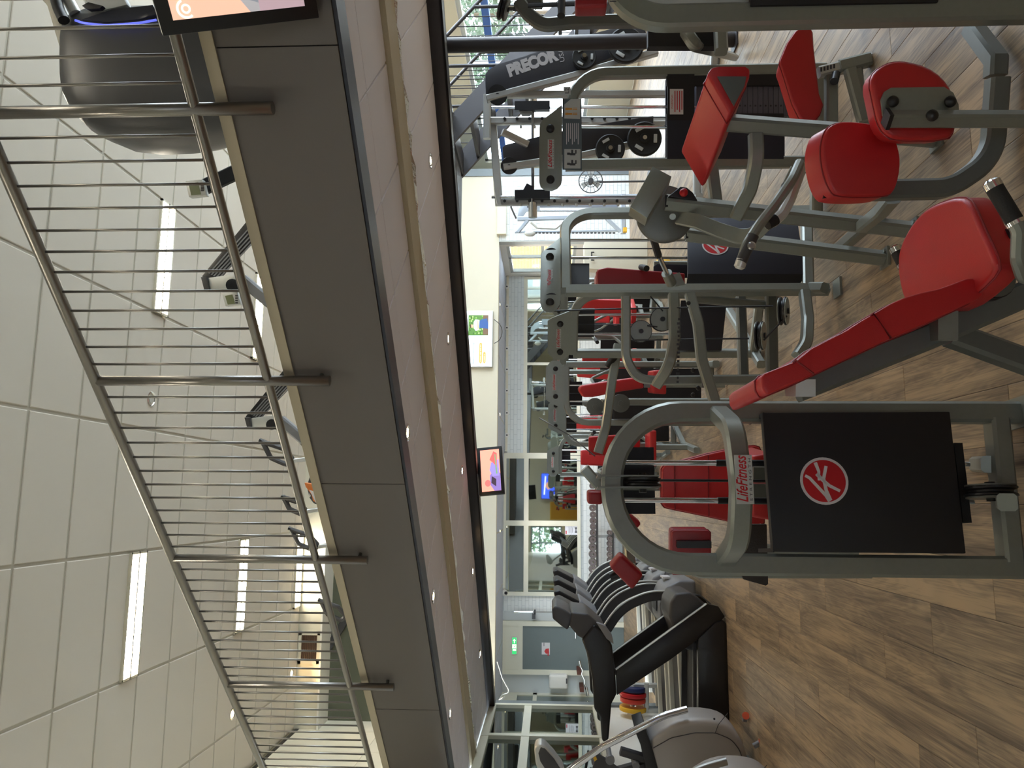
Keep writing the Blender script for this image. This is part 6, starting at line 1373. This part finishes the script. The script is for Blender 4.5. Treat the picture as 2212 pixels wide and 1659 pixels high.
for y in (432, 440, 456): build(MB().cyl(FX(1150, y, .05), FX(1340, y, .05), .012, 8), 'guide_rod', CHROME, fx)
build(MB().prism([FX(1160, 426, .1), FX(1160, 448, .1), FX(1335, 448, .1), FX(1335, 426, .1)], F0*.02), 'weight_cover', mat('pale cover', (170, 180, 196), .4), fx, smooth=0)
build(MB().pipe([FX(1147, 480, -.1), FX(1160, 492, -.1), FX(1200, 494, -.1), FX(1212, 484, -.1)], .02, nn=8, rad=.05), 'pull_bar', LIGHTST, fx)
ch = MB()
for k in range(22): ch.ball(FX(1158+8*k, 503, -.1), .022, 8, (.7, .7, 1.3))
build(ch, 'chain', DGREY, fx)['kind'] = 'stuff'
build(MB().ball(FX(1145, 504, -.1), .06, 12, (1, .6, 1.6)), 'chain_hoist', LIGHTST, fx)
build(MB().box(FX(1350, 497, -.1), (.07, .07, .06)), 'yellow_block', YELLOW, fx, smooth=0)
hk_ = build(MB().pipe([P(1104, 425, 12.5), P(1104, 448, 12.5), P(1115, 472, 12.5)], .014, nn=8, rad=.05), 'wall_hook_bar', DGREY, origin=P(1104, 440, 12.5)); tag(hk_, 'thin bent bar hanging beside the perforated plate', 'bar')
fn = thing('standing_fan', 'round standing fan with wire guard in front of the white wall', 'fan', ground(P(1380, 392, 11.8)))
fc = P(1276, 391, 11.8)
gd = build(MB().torus(fc, F0, .18, .008, 28, 6).torus(fc-F0*.03, F0, .1, .005, 24, 6), 'guard', DGREY, fn)
for k in range(16): a = 2*PI*k/16; build(MB().cyl(fc-F0*.04, fc+(RT*math.cos(a)+UZ*math.sin(a))*.18, .003, 5), 'guard_wire', DGREY, fn)
for k in range(3):
    a = 2*PI*k/3; u_ = RT*math.cos(a)+UZ*math.sin(a); v_ = RT*-math.sin(a)+UZ*math.cos(a)
    build(MB().prism([fc+u_*.03-v_*.02, fc+u_*.15-v_*.05, fc+u_*.15+v_*.05, fc+u_*.03+v_*.02], F0*.004), 'blade', LIGHTST, fn, smooth=0)
build(MB().cyl(fc-F0*.04, fc+F0*.1, .04, 14).cyl(fc+F0*.06, ground(fc+F0*.06, .03), .015, 10).cyl(ground(fc+F0*.06, 0), ground(fc+F0*.06, .03), .2, 24), 'stand', DGREY, fn)
# cable duct with sockets on the far wall, box duct on the bulkhead wall
du = thing('cable_duct', 'cream wall duct with a row of sockets above the far mirrors', 'duct', PY(1095, 785, YFAR-.05))
a, b = PY(1091, 975, YFAR-.05), PY(1099, 594, YFAR-.05)
build(MB().aabb((a.x, YFAR-.05, b.z), (b.x, YFAR, a.z)), 'duct_body', CREAM, du, smooth=0)
for y in (619, 662, 708, 753, 798, 844, 892, 940):
    p = PY(1095, y, YFAR-.055); so3 = build(MB().box(p, (.09, .012, .075)), 'socket', WHITE, du, smooth=0)
    build(MB().cyl(p-YA_*.007, p-YA_*.009, .018, 12), 'socket_hole', DGREY, so3)
wc = build(MB().pipe([PY(1067, 690, YBULK-.08), PY(1080, 700, YBULK-.08), PY(1086, 715, YBULK-.08), PY(1080, 735, YBULK-.08), PY(1067, 742, YBULK-.08)], .006, rad=.2, nn=6, n=YA_), 'screen_cable', BLACK, origin=PY(1080, 715, YBULK-.08)); tag(wc, 'thin black cable looping below the bright advertising screen', 'cable')
bd = build(MB().aabb((PY(1080, 505, YBULK-.1).x-.0, YBULK-.1, 2.38), (PY(1080, 432, YBULK-.1).x, YBULK-.001, 2.56)), 'box_duct', CREAM, smooth=0, bevel=.005, origin=PY(1080, 470, YBULK-.1)); tag(bd, 'square cream box duct under the bulkhead above the pull station', 'duct')
ob = thing('office_cupboard', 'low cream cupboard with yellow ball on it in the bright alcove window bay', 'cupboard', ground(P(1330, 550, 12.2)))
build(MB().prism([P(1262, 522, 12.2), P(1262, 580, 12.2), ground(P(1330, 588, 12.2)), ground(P(1330, 515, 12.2))], F0*.4), 'body', CREAM, ob, bevel=.01); build(MB().pipe([P(1283, 545, 12.18), P(1278, 545, 12.15), P(1278, 562, 12.15), P(1283, 562, 12.18)], .01, nn=6), 'handle', DGREY, ob)
ybl = build(MB().ball(P(1288, 575, 9.8), .11, 18), 'exercise_ball', YELLOW, origin=P(1288, 575, 9.8)); 
tag(ybl, 'yellow ball seen through the frame of the second grey tower', 'ball'); ybl.location.z = .11
